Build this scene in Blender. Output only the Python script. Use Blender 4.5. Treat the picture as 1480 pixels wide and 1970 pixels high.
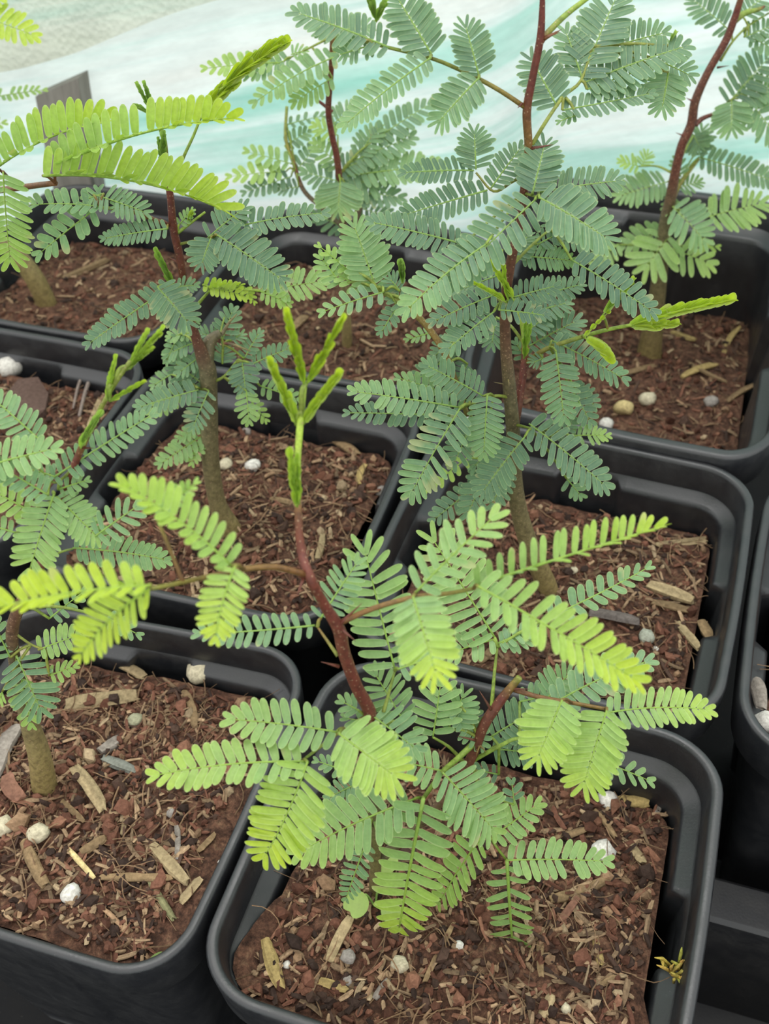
import bpy, math, random
import numpy as np
from mathutils import Vector, Matrix, noise

# ------------------------------------------------------------------ camera, world, light, exposure
W, H, FPX = 1480.0, 1970.0, 2000.0
PITCH, YAW, ROLL, CAMH = math.radians(46.03), math.radians(-22.574), math.radians(-4.508), 0.2222
FOCUS, APERTURE = 0.225, 0.0012          # metres
EXPOSURE = 0.0
WORLD_STRENGTH = 1.7

sc = bpy.context.scene
for o in list(bpy.data.objects):
    bpy.data.objects.remove(o)
COL = sc.collection

fwd = Vector((math.sin(YAW) * math.cos(PITCH), math.cos(YAW) * math.cos(PITCH), -math.sin(PITCH)))
r0 = Vector((math.cos(YAW), -math.sin(YAW), 0))
u0 = r0.cross(fwd)
RIGHT = math.cos(ROLL) * r0 + math.sin(ROLL) * u0
UP = -math.sin(ROLL) * r0 + math.cos(ROLL) * u0
FWD = fwd
CAM = Vector((0, 0, CAMH))
cd = bpy.data.cameras.new('camera')
cam = bpy.data.objects.new('camera', cd)
COL.objects.link(cam)
m = Matrix((RIGHT, UP, -FWD)).transposed().to_4x4()
m.translation = CAM
cam.matrix_world = m
cd.sensor_fit = 'VERTICAL'
cd.sensor_height = 24.0
cd.lens = 24.0 * FPX / H
cd.clip_start = 0.01
cd.dof.use_dof = True
cd.dof.focus_distance = FOCUS
cd.dof.aperture_fstop = cd.lens / 1000.0 / APERTURE
sc.camera = cam

wd = bpy.data.worlds.new('daylight')
sc.world = wd
wd.use_nodes = True
nt = wd.node_tree
bg = nt.nodes['Background']
bg.inputs[1].default_value = WORLD_STRENGTH
tc = nt.nodes.new('ShaderNodeTexCoord')
sx = nt.nodes.new('ShaderNodeSeparateXYZ')
rp = nt.nodes.new('ShaderNodeValToRGB')
nt.links.new(tc.outputs['Generated'], sx.inputs[0])
nt.links.new(sx.outputs['Z'], rp.inputs[0])
nt.links.new(rp.outputs[0], bg.inputs[0])
rp.color_ramp.elements[0].position = 0.0
rp.color_ramp.elements[0].color = (0.62, 0.68, 0.66, 1)
rp.color_ramp.elements[1].position = 0.6
rp.color_ramp.elements[1].color = (1.0, 1.0, 0.98, 1)

def area_light(name, loc, target, size, power, color):
    ld = bpy.data.lights.new(name, 'AREA')
    ld.shape = 'SQUARE'
    ld.size = size
    ld.energy = power
    ld.color = color
    lo = bpy.data.objects.new(name, ld)
    COL.objects.link(lo)
    lo.location = loc
    lo.rotation_euler = (Vector(target) - Vector(loc)).to_track_quat('-Z', 'Y').to_euler()
    return lo
# soft daylight through the greenhouse roof (from above and a little behind the plants)
area_light('roof_daylight', (-0.25, 0.55, 1.5), (-0.08, 0.2, 0), 1.1, 13.0, (1.0, 0.99, 0.95))
# daylight outside, falling on the back of the plastic wall
area_light('outdoor_daylight', (-0.1, 1.5, 0.9), (-0.1, 0.4, 0.1), 1.2, 14.0, (1.0, 1.0, 1.0))

vs = sc.view_settings
vs.view_transform = 'Standard'
vs.look = 'None'
vs.gamma = 1.0
vs.use_curve_mapping = False
vs.exposure = EXPOSURE

# ------------------------------------------------------------------ helpers
rng = np.random.default_rng(7)
random.seed(7)

def ray(px, py):
    return FWD + RIGHT * ((px - W / 2) / FPX) - UP * ((py - H / 2) / FPX)

def on_z(px, py, z):
    d = ray(px, py)
    return CAM + d * ((z - CAM.z) / d.z)

def px_of(p):
    d = Vector(p) - CAM
    w = d.dot(FWD)
    return (W / 2 + FPX * d.dot(RIGHT) / w, H / 2 - FPX * d.dot(UP) / w)

def depth(p):
    return (Vector(p) - CAM).dot(FWD)

HF = Vector((FWD.x, FWD.y, 0)).normalized()

def near_point(px, py, S, k=0.5, off=0.0):
    """point on the pixel's line of sight close to S: between the upright plane through S and the level plane through S"""
    d = ray(px, py)
    tv = (S - CAM).dot(HF) / d.dot(HF)
    if abs(d.z) > 1e-4:
        dt = (S.z - CAM.z) / d.z - tv
        if (S.z - CAM.z) / d.z < 0:
            dt = 0.03
    else:
        dt = 0
    dt = max(-0.03, min(0.03, k * dt))
    return CAM + d * (tv + dt - off)

def tag(o, label=None, cat=None, group=None, kind=None):
    if label: o['label'] = label
    if cat: o['category'] = cat
    if group: o['group'] = group
    if kind: o['kind'] = kind
    return o

def empty(name, loc, parent=None):
    o = bpy.data.objects.new(name, None)
    o.empty_display_size = 0.005
    o.location = loc
    COL.objects.link(o)
    return o

def mesh_obj(name, v, f, mat, parent=None, col=None, smooth=True):
    me = bpy.data.meshes.new(name)
    v = np.asarray(v, dtype=float).reshape(-1, 3)
    org = np.zeros(3)
    if parent is not None and 'org' in BASE.get(parent.name, {}):
        org = BASE[parent.name]['org']
    elif parent is None:
        org = np.array([(v[:, 0].min() + v[:, 0].max()) / 2, (v[:, 1].min() + v[:, 1].max()) / 2, v[:, 2].min()])
    me.from_pydata((v - org).tolist(), [], f)
    if col is not None:
        a = me.color_attributes.new('col', 'FLOAT_COLOR', 'POINT')
        a.data.foreach_set('color', np.asarray(col, dtype=np.float32).reshape(-1))
    if smooth:
        me.polygons.foreach_set('use_smooth', [True] * len(me.polygons))
    me.materials.append(mat)
    me.update()
    o = bpy.data.objects.new(name, me)
    COL.objects.link(o)
    if parent is not None:
        o.parent = parent
    else:
        o.location = org
    BASE[o.name] = {'org': org}
    return o
BASE = {}

def root_at(name, loc):
    o = empty(name, loc)
    BASE[o.name] = {'org': np.array(loc)}
    return o

class MB:
    def __init__(s): s.v, s.f, s.c, s.n = [], [], [], 0
    def add(s, v, f, c=None):
        v = np.asarray(v, float)
        s.v.append(v)
        s.f += [[i + s.n for i in q] for q in f]
        if c is None: c = (0, 0, 0, 1)
        c = np.asarray(c, float)
        s.c.append(np.tile(c, (len(v), 1)) if c.ndim == 1 else c)
        s.n += len(v)
    def build(s, name, mat, parent=None, smooth=True):
        return mesh_obj(name, np.vstack(s.v), s.f, mat, parent, np.vstack(s.c), smooth)

def smooth_path(pts, vals, n):
    """Catmull-Rom through pts, with the values carried along"""
    P = np.array([list(p) for p in pts], float)
    V = np.array(vals, float)
    if V.ndim == 1: V = V[:, None]
    A = np.hstack([P, V])
    if len(A) == 2:
        t = np.linspace(0, 1, n)[:, None]
        R = A[0] * (1 - t) + A[1] * t
    else:
        E = np.vstack([2 * A[0] - A[1], A, 2 * A[-1] - A[-2]])
        R = []
        seg = len(A) - 1
        per = max(2, int(math.ceil(n / seg)))
        for i in range(seg):
            p0, p1, p2, p3 = E[i:i + 4]
            for j in range(per):
                t = j / per
                R.append(0.5 * (2 * p1 + (p2 - p0) * t + (2 * p0 - 5 * p1 + 4 * p2 - p3) * t * t + (3 * p1 - p0 - 3 * p2 + p3) * t ** 3))
        R.append(A[-1])
        R = np.array(R)
    return R[:, :3], R[:, 3:]

def tube(mb, P, R, cols, sides=8, cap=True, flat=1.0):
    P = np.asarray(P, float)
    R = np.asarray(R, float).reshape(-1)
    T = np.gradient(P, axis=0)
    T /= (np.linalg.norm(T, axis=1, keepdims=True) + 1e-12)
    a = np.array([0.3, 0.2, 0.9]) if abs(T[0][2]) < 0.8 else np.array([1.0, 0.1, 0])
    u = np.cross(T[0], a); u /= np.linalg.norm(u)
    V, F, C = [], [], []
    cols = np.asarray(cols, float)
    for i in range(len(P)):
        u = u - T[i] * np.dot(u, T[i]); u /= (np.linalg.norm(u) + 1e-12)
        w = np.cross(T[i], u)
        for j in range(sides):
            an = 2 * math.pi * j / sides
            V.append(P[i] + R[i] * (math.cos(an) * u + flat * math.sin(an) * w))
            C.append(cols[i] if cols.ndim > 1 else cols)
    for i in range(len(P) - 1):
        for j in range(sides):
            k = (j + 1) % sides
            F.append([i * sides + j, i * sides + k, (i + 1) * sides + k, (i + 1) * sides + j])
    if cap:
        F.append(list(range(sides))[::-1])
        F.append([(len(P) - 1) * sides + j for j in range(sides)])
    mb.add(V, F, np.array(C))

# ------------------------------------------------------------------ materials
def new_mat(name):
    mt = bpy.data.materials.new(name)
    mt.use_nodes = True
    n = mt.node_tree.nodes
    for x in list(n): n.remove(x)
    out = n.new('ShaderNodeOutputMaterial')
    return mt, mt.node_tree, out

def N(t, typ, **kw):
    n = t.nodes.new(typ)
    for k, v in kw.items():
        if k in n.inputs: n.inputs[k].default_value = v
        else: setattr(n, k, v)
    return n

def ramp(t, stops, fac=None, interp='LINEAR'):
    r = t.nodes.new('ShaderNodeValToRGB')
    r.color_ramp.interpolation = interp
    e = r.color_ramp.elements
    while len(e) < len(stops): e.new(0.5)
    for i, (p, c) in enumerate(stops):
        e[i].position = p
        e[i].color = (*c, 1)
    if fac is not None: t.links.new(fac, r.inputs[0])
    return r

def mixc(t, fac, a, b, mode='MIX'):
    mx = t.nodes.new('ShaderNodeMix')
    mx.data_type = 'RGBA'
    mx.blend_type = mode
    for i, s in ((0, fac), (6, a), (7, b)):
        if isinstance(s, (int, float)): mx.inputs[i].default_value = s
        elif isinstance(s, tuple): mx.inputs[i].default_value = (*s, 1)
        else: t.links.new(s, mx.inputs[i])
    return mx.outputs[2]

def tex_noise(t, scale, detail=4.0, rough=0.6, vec=None, dist=0.0):
    n = N(t, 'ShaderNodeTexNoise', Scale=scale, Detail=detail, Roughness=rough, Distortion=dist)
    if vec is None:
        c = N(t, 'ShaderNodeNewGeometry')
        vec = c.outputs['Position']
    t.links.new(vec, n.inputs['Vector'])
    return n

def leaf_material():
    mt, t, out = new_mat('leaflet_green')
    at = N(t, 'ShaderNodeVertexColor', layer_name='col')
    sp = N(t, 'ShaderNodeSeparateColor')
    t.links.new(at.outputs['Color'], sp.inputs[0])
    base = ramp(t, [(0.0, (0.086, 0.182, 0.126)), (0.22, (0.180, 0.335, 0.158)), (0.45, (0.265, 0.440, 0.140)),
                    (0.7, (0.360, 0.535, 0.092)), (1.0, (0.480, 0.610, 0.030))], sp.outputs['Red'])
    nz = tex_noise(t, 900, 3, 0.6)
    vmul = ramp(t, [(0.3, (0.86, 0.86, 0.86)), (0.7, (1.1, 1.1, 1.1))], nz.outputs[0])
    c1 = mixc(t, 1.0, base.outputs[0], vmul.outputs[0], 'MULTIPLY')
    edge = mixc(t, 0.58, base.outputs[0], (0.60, 0.68, 0.34))
    c2 = mixc(t, sp.outputs['Green'], c1, edge)
    c3 = mixc(t, sp.outputs['Blue'], c2, (0.50, 0.47, 0.24))
    p = N(t, 'ShaderNodeBsdfPrincipled', Roughness=0.45)
    p.inputs['Specular IOR Level'].default_value = 0.5
    t.links.new(c3, p.inputs['Base Color'])
    tr = N(t, 'ShaderNodeBsdfTranslucent')
    tcol = mixc(t, 1.0, c3, (1.15, 1.2, 0.70), 'MULTIPLY')
    t.links.new(tcol, tr.inputs['Color'])
    ms = N(t, 'ShaderNodeMixShader')
    ms.inputs[0].default_value = 0.32
    t.links.new(p.outputs[0], ms.inputs[1])
    t.links.new(tr.outputs[0], ms.inputs[2])
    t.links.new(ms.outputs[0], out.inputs[0])
    return mt

def stem_material():
    mt, t, out = new_mat('stem_bark')
    at = N(t, 'ShaderNodeVertexColor', layer_name='col')
    sp = N(t, 'ShaderNodeSeparateColor')
    t.links.new(at.outputs['Color'], sp.inputs[0])
    base = ramp(t, [(0.0, (0.29, 0.225, 0.085)), (0.2, (0.14, 0.12, 0.062)), (0.4, (0.13, 0.055, 0.03)), (0.55, (0.15, 0.033, 0.022)),
                    (0.72, (0.22, 0.14, 0.03)), (0.85, (0.22, 0.32, 0.045)), (1.0, (0.36, 0.50, 0.04))], sp.outputs['Red'])
    n1 = tex_noise(t, 700, 4, 0.7)
    dk = ramp(t, [(0.35, (0.62, 0.6, 0.6)), (0.6, (1.12, 1.12, 1.12))], n1.outputs[0])
    c = mixc(t, 1.0, base.outputs[0], dk.outputs[0], 'MULTIPLY')
    v = N(t, 'ShaderNodeTexVoronoi', Scale=1300.0)
    g = N(t, 'ShaderNodeNewGeometry')
    t.links.new(g.outputs['Position'], v.inputs['Vector'])
    spk = ramp(t, [(0.0, (1, 1, 1)), (0.16, (1, 1, 1)), (0.24, (0, 0, 0))], v.outputs['Distance'])
    fac = N(t, 'ShaderNodeMath', operation='MULTIPLY')
    t.links.new(spk.outputs[0], fac.inputs[0])
    t.links.new(sp.outputs['Green'], fac.inputs[1])
    c = mixc(t, fac.outputs[0], c, (0.45, 0.30, 0.18))
    p = N(t, 'ShaderNodeBsdfPrincipled', Roughness=0.5)
    t.links.new(c, p.inputs['Base Color'])
    b = N(t, 'ShaderNodeBump', Strength=0.35, Distance=0.0004)
    t.links.new(n1.outputs[0], b.inputs['Height'])
    t.links.new(b.outputs[0], p.inputs['Normal'])
    t.links.new(p.outputs[0], out.inputs[0])
    return mt

def plastic_material(name, col=(0.013, 0.0138, 0.0165), rough=0.36, dust=0.12, spec=0.8):
    mt, t, out = new_mat(name)
    n1 = tex_noise(t, 120, 6, 0.75)
    n2 = tex_noise(t, 1500, 2, 0.6)
    d = ramp(t, [(0.42, (0, 0, 0)), (0.72, (1, 1, 1))], n1.outputs[0])
    f = N(t, 'ShaderNodeMath', operation='MULTIPLY')
    t.links.new(d.outputs[0], f.inputs[0]); f.inputs[1].default_value = dust
    c = mixc(t, f.outputs[0], col, (0.085, 0.080, 0.072))
    sk = ramp(t, [(0.70, (0, 0, 0)), (0.78, (1, 1, 1))], n2.outputs[0])
    f2 = N(t, 'ShaderNodeMath', operation='MULTIPLY')
    t.links.new(sk.outputs[0], f2.inputs[0]); f2.inputs[1].default_value = 0.25
    c = mixc(t, f2.outputs[0], c, (0.25, 0.23, 0.2))
    p = N(t, 'ShaderNodeBsdfPrincipled', Roughness=rough)
    p.inputs['Specular IOR Level'].default_value = spec
    t.links.new(c, p.inputs['Base Color'])
    rr = ramp(t, [(0.3, (rough - 0.08,) * 3), (0.7, (rough + 0.16,) * 3)], n1.outputs[0])
    t.links.new(rr.outputs[0], p.inputs['Roughness'])
    b = N(t, 'ShaderNodeBump', Strength=0.12, Distance=0.0004)
    t.links.new(n2.outputs[0], b.inputs['Height'])
    t.links.new(b.outputs[0], p.inputs['Normal'])
    t.links.new(p.outputs[0], out.inputs[0])
    return mt

def soil_material():
    mt, t, out = new_mat('potting_mix')
    n1 = tex_noise(t, 260, 6, 0.75, dist=0.6)
    n2 = tex_noise(t, 900, 5, 0.7)
    c = ramp(t, [(0.30, (0.028, 0.016, 0.012)), (0.45, (0.100, 0.050, 0.033)), (0.56, (0.180, 0.092, 0.060)),
                 (0.66, (0.27, 0.165, 0.10)), (0.80, (0.38, 0.27, 0.16))], n1.outputs[0])
    k = ramp(t, [(0.35, (0.5, 0.5, 0.5)), (0.65, (1.25, 1.2, 1.15))], n2.outputs[0])
    cc = mixc(t, 1.0, c.outputs[0], k.outputs[0], 'MULTIPLY')
    p = N(t, 'ShaderNodeBsdfPrincipled', Roughness=0.85)
    p.inputs['Specular IOR Level'].default_value = 0.25
    t.links.new(cc, p.inputs['Base Color'])
    b = N(t, 'ShaderNodeBump', Strength=0.9, Distance=0.0012)
    t.links.new(n2.outputs[0], b.inputs['Height'])
    t.links.new(b.outputs[0], p.inputs['Normal'])
    t.links.new(p.outputs[0], out.inputs[0])
    return mt

def vcol_material(name, rough=0.8, nscale=700, stretch=None, bump=0.4, spec=0.25):
    mt, t, out = new_mat(name)
    at = N(t, 'ShaderNodeVertexColor', layer_name='col')
    n1 = tex_noise(t, nscale, 5, 0.7)
    k = ramp(t, [(0.3, (0.6, 0.58, 0.56)), (0.7, (1.25, 1.25, 1.25))], n1.outputs[0])
    c = mixc(t, 1.0, at.outputs['Color'], k.outputs[0], 'MULTIPLY')
    p = N(t, 'ShaderNodeBsdfPrincipled', Roughness=rough)
    p.inputs['Specular IOR Level'].default_value = spec
    t.links.new(c, p.inputs['Base Color'])
    b = N(t, 'ShaderNodeBump', Strength=bump, Distance=0.0006)
    t.links.new(n1.outputs[0], b.inputs['Height'])
    t.links.new(b.outputs[0], p.inputs['Normal'])
    t.links.new(p.outputs[0], out.inputs[0])
    return mt

def sheet_material(name, beige):
    mt, t, out = new_mat(name)
    g = N(t, 'ShaderNodeNewGeometry')
    mp = N(t, 'ShaderNodeMapping')
    mp.inputs['Rotation'].default_value = (0, math.radians(14), 0)
    t.links.new(g.outputs['Position'], mp.inputs['Vector'])
    m2 = N(t, 'ShaderNodeMapping')
    m2.inputs['Scale'].default_value = (4.0, 4.0, 62.0)
    t.links.new(mp.outputs[0], m2.inputs['Vector'])
    n1 = tex_noise(t, 1.0, 4, 0.55, vec=m2.outputs[0], dist=0.5)
    m3 = N(t, 'ShaderNodeMapping')
    m3.inputs['Scale'].default_value = (30.0, 30.0, 160.0)
    t.links.new(mp.outputs[0], m3.inputs['Vector'])
    n2 = tex_noise(t, 1.0, 4, 0.7, vec=m3.outputs[0])
    if beige:
        c = ramp(t, [(0.34, (0.70, 0.71, 0.60)), (0.47, (0.82, 0.83, 0.73)), (0.58, (0.66, 0.77, 0.67)), (0.70, (0.46, 0.70, 0.58))], n1.outputs[0])
    else:
        c = ramp(t, [(0.30, (0.82, 0.86, 0.82)), (0.48, (0.81, 0.90, 0.87)), (0.555, (0.72, 0.87, 0.83)), (0.63, (0.52, 0.78, 0.70)), (0.73, (0.36, 0.70, 0.60))], n1.outputs[0])
    k = ramp(t, [(0.35, (0.90, 0.90, 0.90)), (0.65, (1.05, 1.05, 1.05))], n2.outputs[0])
    cc = mixc(t, 1.0, c.outputs[0], k.outputs[0], 'MULTIPLY')
    wv = N(t, 'ShaderNodeTexVoronoi', Scale=420.0 if beige else 320.0)
    t.links.new(g.outputs['Position'], wv.inputs['Vector'])
    p = N(t, 'ShaderNodeBsdfPrincipled', Roughness=0.4)
    t.links.new(cc, p.inputs['Base Color'])
    b = N(t, 'ShaderNodeBump', Strength=0.5 if beige else 0.25, Distance=0.001)
    t.links.new(wv.outputs['Distance'], b.inputs['Height'])
    t.links.new(b.outputs[0], p.inputs['Normal'])
    tr = N(t, 'ShaderNodeBsdfTranslucent')
    t.links.new(cc, tr.inputs['Color'])
    ms = N(t, 'ShaderNodeMixShader')
    ms.inputs[0].default_value = 0.5
    t.links.new(p.outputs[0], ms.inputs[1])
    t.links.new(tr.outputs[0], ms.inputs[2])
    t.links.new(ms.outputs[0], out.inputs[0])
    return mt

def wood_material():
    mt, t, out = new_mat('weathered_post_wood')
    g = N(t, 'ShaderNodeNewGeometry')
    m2 = N(t, 'ShaderNodeMapping')
    m2.inputs['Scale'].default_value = (300.0, 300.0, 20.0)
    t.links.new(g.outputs['Position'], m2.inputs['Vector'])
    n1 = tex_noise(t, 1.0, 5, 0.65, vec=m2.outputs[0])
    c = ramp(t, [(0.3, (0.19, 0.175, 0.15)), (0.7, (0.29, 0.27, 0.235))], n1.outputs[0])
    p = N(t, 'ShaderNodeBsdfPrincipled', Roughness=0.8)
    t.links.new(c.outputs[0], p.inputs['Base Color'])
    t.links.new(p.outputs[0], out.inputs[0])
    return mt

M_LEAF = leaf_material()
M_STEM = stem_material()
M_POT = plastic_material('black_pot_plastic')
M_TRAY = plastic_material('black_tray_plastic', (0.012, 0.0125, 0.015), 0.5, 0.3)
M_SOIL = soil_material()
M_LITTER = vcol_material('bark_crumbs', 0.85, 1200)
M_CHIP = vcol_material('wood_fibre', 0.8, 900, bump=0.7)
M_PERL = vcol_material('perlite_white', 0.9, 1100, bump=0.6)
M_SHEET = sheet_material('woven_plastic_white', False)
M_FLAP = sheet_material('woven_plastic_beige', True)
M_WOOD = wood_material()
M_BENCH = plastic_material('bench_ground_cover', (0.006, 0.006, 0.007), 0.75, 0.1, 0.2)

# ------------------------------------------------------------------ layout of the pots (rim corners, level rims)
POTS = {  # corners front-left, front-right, back-right, back-left of each rim; rim height; soil depth under the rim
 'A': dict(c=[(340, 1904), (1304, 2194), (1410, 1429), (650, 1243)], z=0.0, soil=0.0275),
 'B': dict(c=[(-380, 1675), (327, 1913), (615, 1255), (25, 1150)], z=0.0, soil=0.016),
 'C': dict(c=[(15, 1080), (634, 1219), (832, 772), (312, 684)], z=0.0, soil=0.022),
 'D': dict(c=[(642, 1224), (1386, 1417), (1465, 908), (856, 790)], z=0.0, soil=0.025),
 'E': dict(c=[(292, 666), (814, 766), (977, 456), (522, 388)], z=0.0, soil=0.024),
 'F': dict(c=[(865, 768), (1502, 906), (1555, 392), (1003, 328)], z=0.003, soil=0.050),
 'H': dict(c=[(-159, 592), (290, 670), (503, 395), (106, 345)], z=0.0, soil=0.026),
 'J': dict(c=[(-510, 952), (8, 1072), (306, 682), (-145, 604)], z=0.0, soil=0.016),
 'K': dict(c=[(1406, 1432), (2328, 1655), (2193, 1022), (1478, 897)], z=0.0, soil=0.020),
}
FLOOR_Z = -0.125
for k, p in POTS.items():
    p['q'] = [on_z(x, y, p['z']) for x, y in p['c']]

def bil(q, u, v, z=None):
    p = (q[0] * (1 - u) + q[1] * u) * (1 - v) + (q[3] * (1 - u) + q[2] * u) * v
    return np.array((p.x, p.y, p.z if z is None else z))

def round_loop(inset, r, per_side=44, per_corner=12):
    """unit rounded square, counter-clockwise from the front-left; also says how far along its side each point is (or -1 in a corner)"""
    pts = []
    d = inset
    r = max(r - inset, 0.012)
    cs = [(d + r, d + r, math.pi), (1 - d - r, d + r, 1.5 * math.pi), (1 - d - r, 1 - d - r, 0), (d + r, 1 - d - r, 0.5 * math.pi)]
    for i in range(4):
        cx, cy, a0 = cs[i]
        for j in range(per_corner):
            a = a0 + (math.pi / 2) * j / per_corner
            pts.append((cx + r * math.cos(a), cy + r * math.sin(a), -1, i))
        x0, y0 = cx + r * math.cos(a0 + math.pi / 2), cy + r * math.sin(a0 + math.pi / 2)
        nx, ny, na = cs[(i + 1) % 4]
        x1, y1 = nx + r * math.cos(na), ny + r * math.sin(na)
        for j in range(per_side):
            s = j / per_side
            pts.append((x0 + (x1 - x0) * s, y0 + (y1 - y0) * s, s, i))
    return pts

def loft(mb, q, prof, scale, r=0.175, close_bottom=True, slots=True, bow=0.006):
    """prof: (inset in metres, z, slot) rings; scale converts metres to the unit square"""
    rings = []
    for k, (ins, z, sl) in enumerate(prof):
        ring = []
        for (x, y, s, side) in round_loop(ins / scale, r):
            if s >= 0:
                b = bow * math.sin(math.pi * s)
                dx, dy = ((0, -1), (1, 0), (0, 1), (-1, 0))[side]
                x, y = x + dx * b, y + dy * b
            if slots and sl is not None and s >= 0 and 0.36 < s < 0.64:
                dx, dy = ((0, 1), (-1, 0), (0, -1), (1, 0))[side]
                x, y = x + dx * (sl - ins) / scale, y + dy * (sl - ins) / scale
            ring.append(bil(q, x, y, z))
        rings.append(ring)
    n = len(rings[0])
    V = np.array([p for rg in rings for p in rg])
    F = []
    for i in range(len(rings) - 1):
        for j in range(n):
            k = (j + 1) % n
            F.append([i * n + j, i * n + k, (i + 1) * n + k, (i + 1) * n + j])
    if close_bottom:
        F.append([(len(rings) - 1) * n + j for j in range(n)][::-1])
    mb.add(V, F)

POT_LABEL = {
 'A': 'black square nursery pot nearest the camera, under the spreading lime-tipped seedling',
 'B': 'black square nursery pot in the lower left corner, many wood chips on its soil',
 'C': 'black square nursery pot in the middle, around the forked woody stem with a dead stub',
 'D': 'black square nursery pot around the tallest bushy blue-green seedling',
 'E': 'black square nursery pot against the plastic wall, behind the pot with the forked stem',
 'F': 'large deep black square pot against the plastic wall, its inner back wall showing',
 'H': 'black square nursery pot beside the grey post, holding the leaning thick stem',
 'J': 'black square nursery pot at the left edge, holding the flat brown bark slab',
 'K': 'black square nursery pot at the right edge, with only its left rim showing',
}
SOIL_LABEL = {
 'A': 'reddish brown potting mix with straw and perlite in the nearest pot',
 'B': 'brown potting mix strewn with pale wood chips in the lower left pot',
 'C': 'reddish potting mix around the forked woody stem in the middle pot',
 'D': 'brown potting mix under the tallest bushy seedling',
 'E': 'brown potting mix in the pot between the middle pot and the plastic wall',
 'F': 'dark potting mix full of straw in the large deep pot by the wall',
 'H': 'dark brown potting mix around the leaning thick stem beside the post',
 'J': 'brown potting mix under the flat bark slab at the left edge',
 'K': 'strip of brown potting mix in the pot at the right edge',
}

SOILZ = {k: p['z'] - p['soil'] for k, p in POTS.items()}   # soil height at the back of each pot
SOILF = dict(A=-0.0098, B=-0.0068, C=-0.0105, D=-0.0125, E=-0.012, F=-0.034, H=-0.013, J=-0.010, K=-0.011)   # and at its front

def soil_base(pot, x, y):
    q = POTS[pot]['q']
    # how far from the front edge towards the back edge
    f0, f1, b0, b1 = q[0], q[1], q[3], q[2]
    nf = Vector((-(f1.y - f0.y), f1.x - f0.x)).normalized()
    nb = Vector((-(b1.y - b0.y), b1.x - b0.x)).normalized()
    df = (Vector((x, y)) - Vector((f0.x, f0.y))).dot(nf)
    db = (Vector((b0.x, b0.y)) - Vector((x, y))).dot(nb)
    v = min(1.0, max(0.0, df / (df + db + 1e-9)))
    return SOILF[pot] + (SOILZ[pot] - SOILF[pot]) * v * v

def soil_h(x, y):
    v = Vector((x, y, 0))
    return 0.0016 * noise.noise(v * 55) + 0.0014 * noise.noise(v * 160) + 0.0011 * noise.noise(v * 420)

def soil_point(pot, px, py, lift=0.0):
    z = SOILZ[pot]
    p = on_z(px, py, z)
    for _ in range(3):
        p = on_z(px, py, soil_base(pot, p.x, p.y) + soil_h(p.x, p.y))
    return p + Vector((0, 0, lift))

PALETTE = [((0.125, 0.052, 0.034), 5), ((0.085, 0.034, 0.022), 5), ((0.165, 0.075, 0.048), 3), ((0.032, 0.018, 0.014), 4),
           ((0.21, 0.125, 0.075), 2), ((0.055, 0.030, 0.022), 4), ((0.27, 0.19, 0.12), 1)]
PC = np.array([c for c, w in PALETTE]) * np.array([1.3, 1.38, 1.35]); PW = np.array([w for c, w in PALETTE], float); PW /= PW.sum()

def ico():
    import bmesh
    bm = bmesh.new()
    bmesh.ops.create_icosphere(bm, subdivisions=1, radius=1.0)
    v = np.array([x.co[:] for x in bm.verts]); f = [[y.index for y in x.verts] for x in bm.faces]
    bm.free()
    bm = bmesh.new()
    bmesh.ops.create_icosphere(bm, subdivisions=2, radius=1.0)
    v2 = np.array([x.co[:] for x in bm.verts]); f2 = [[y.index for y in x.verts] for x in bm.faces]
    bm.free()
    return v, f, v2, f2
IV, IF, IV2, IF2 = ico()

def rand_rot(r):
    q = r.normal(size=4); q /= np.linalg.norm(q)
    w, x, y, z = q
    return np.array([[1 - 2 * (y * y + z * z), 2 * (x * y - z * w), 2 * (x * z + y * w)],
                     [2 * (x * y + z * w), 1 - 2 * (x * x + z * z), 2 * (y * z - x * w)],
                     [2 * (x * z - y * w), 2 * (y * z + x * w), 1 - 2 * (x * x + y * y)]])

def visible(p, mrg=80):
    x, y = px_of(p)
    return -mrg < x < W + mrg and -mrg < y < H + mrg

def make_pot(k):
    P = POTS[k]
    z = P['z']; q = P['q']
    c = sum((x for x in q), Vector()) / 4
    root = root_at('nursery_pot', (c.x, c.y, FLOOR_Z))
    tag(root, POT_LABEL[k], 'plant pot', 'black square nursery pots')
    mb = MB()
    loft(mb, q, [(0.0010, z - 0.0145, None), (0.0006, z - 0.0135, None), (0.0002, z - 0.0010, None), (0.0006, z - 0.0002, None), (0.0012, z, None),
                 (0.0021, z, None), (0.0027, z - 0.0003, None), (0.0031, z - 0.0012, None), (0.0038, z - 0.0095, None)], 0.1, close_bottom=False, slots=False)
    mesh_rim = mb.build('rim', M_POT, root)
    mb = MB()
    loft(mb, q, [(0.0038, z - 0.0095, None), (0.0043, z - 0.0102, None), (0.0072, z - 0.0112, 0.0046), (0.0079, z - 0.0118, 0.0048), (0.0083, z - 0.0132, 0.005)] + [(0.0083 + 0.0032 * i / 5, z - 0.0132 - 0.062 * i / 5, 0.005 + 0.0045 * i / 5) for i in range(1, 6)], 0.1, close_bottom=False)
    mb.build('inner_ledge', M_POT, root)
    mb = MB()
    loft(mb, q, [(0.0010, z - 0.0145, None), (0.0045, z - 0.0150, None), (0.0052, z - 0.0165, None)] + [(0.0052 + (0.016 - 0.0052) * i / 8, z - 0.0165 + (FLOOR_Z + 0.0002 - z + 0.0165) * i / 8, None) for i in range(1, 9)], 0.1, slots=False)
    mb.build('outer_wall', M_POT, root)

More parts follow.
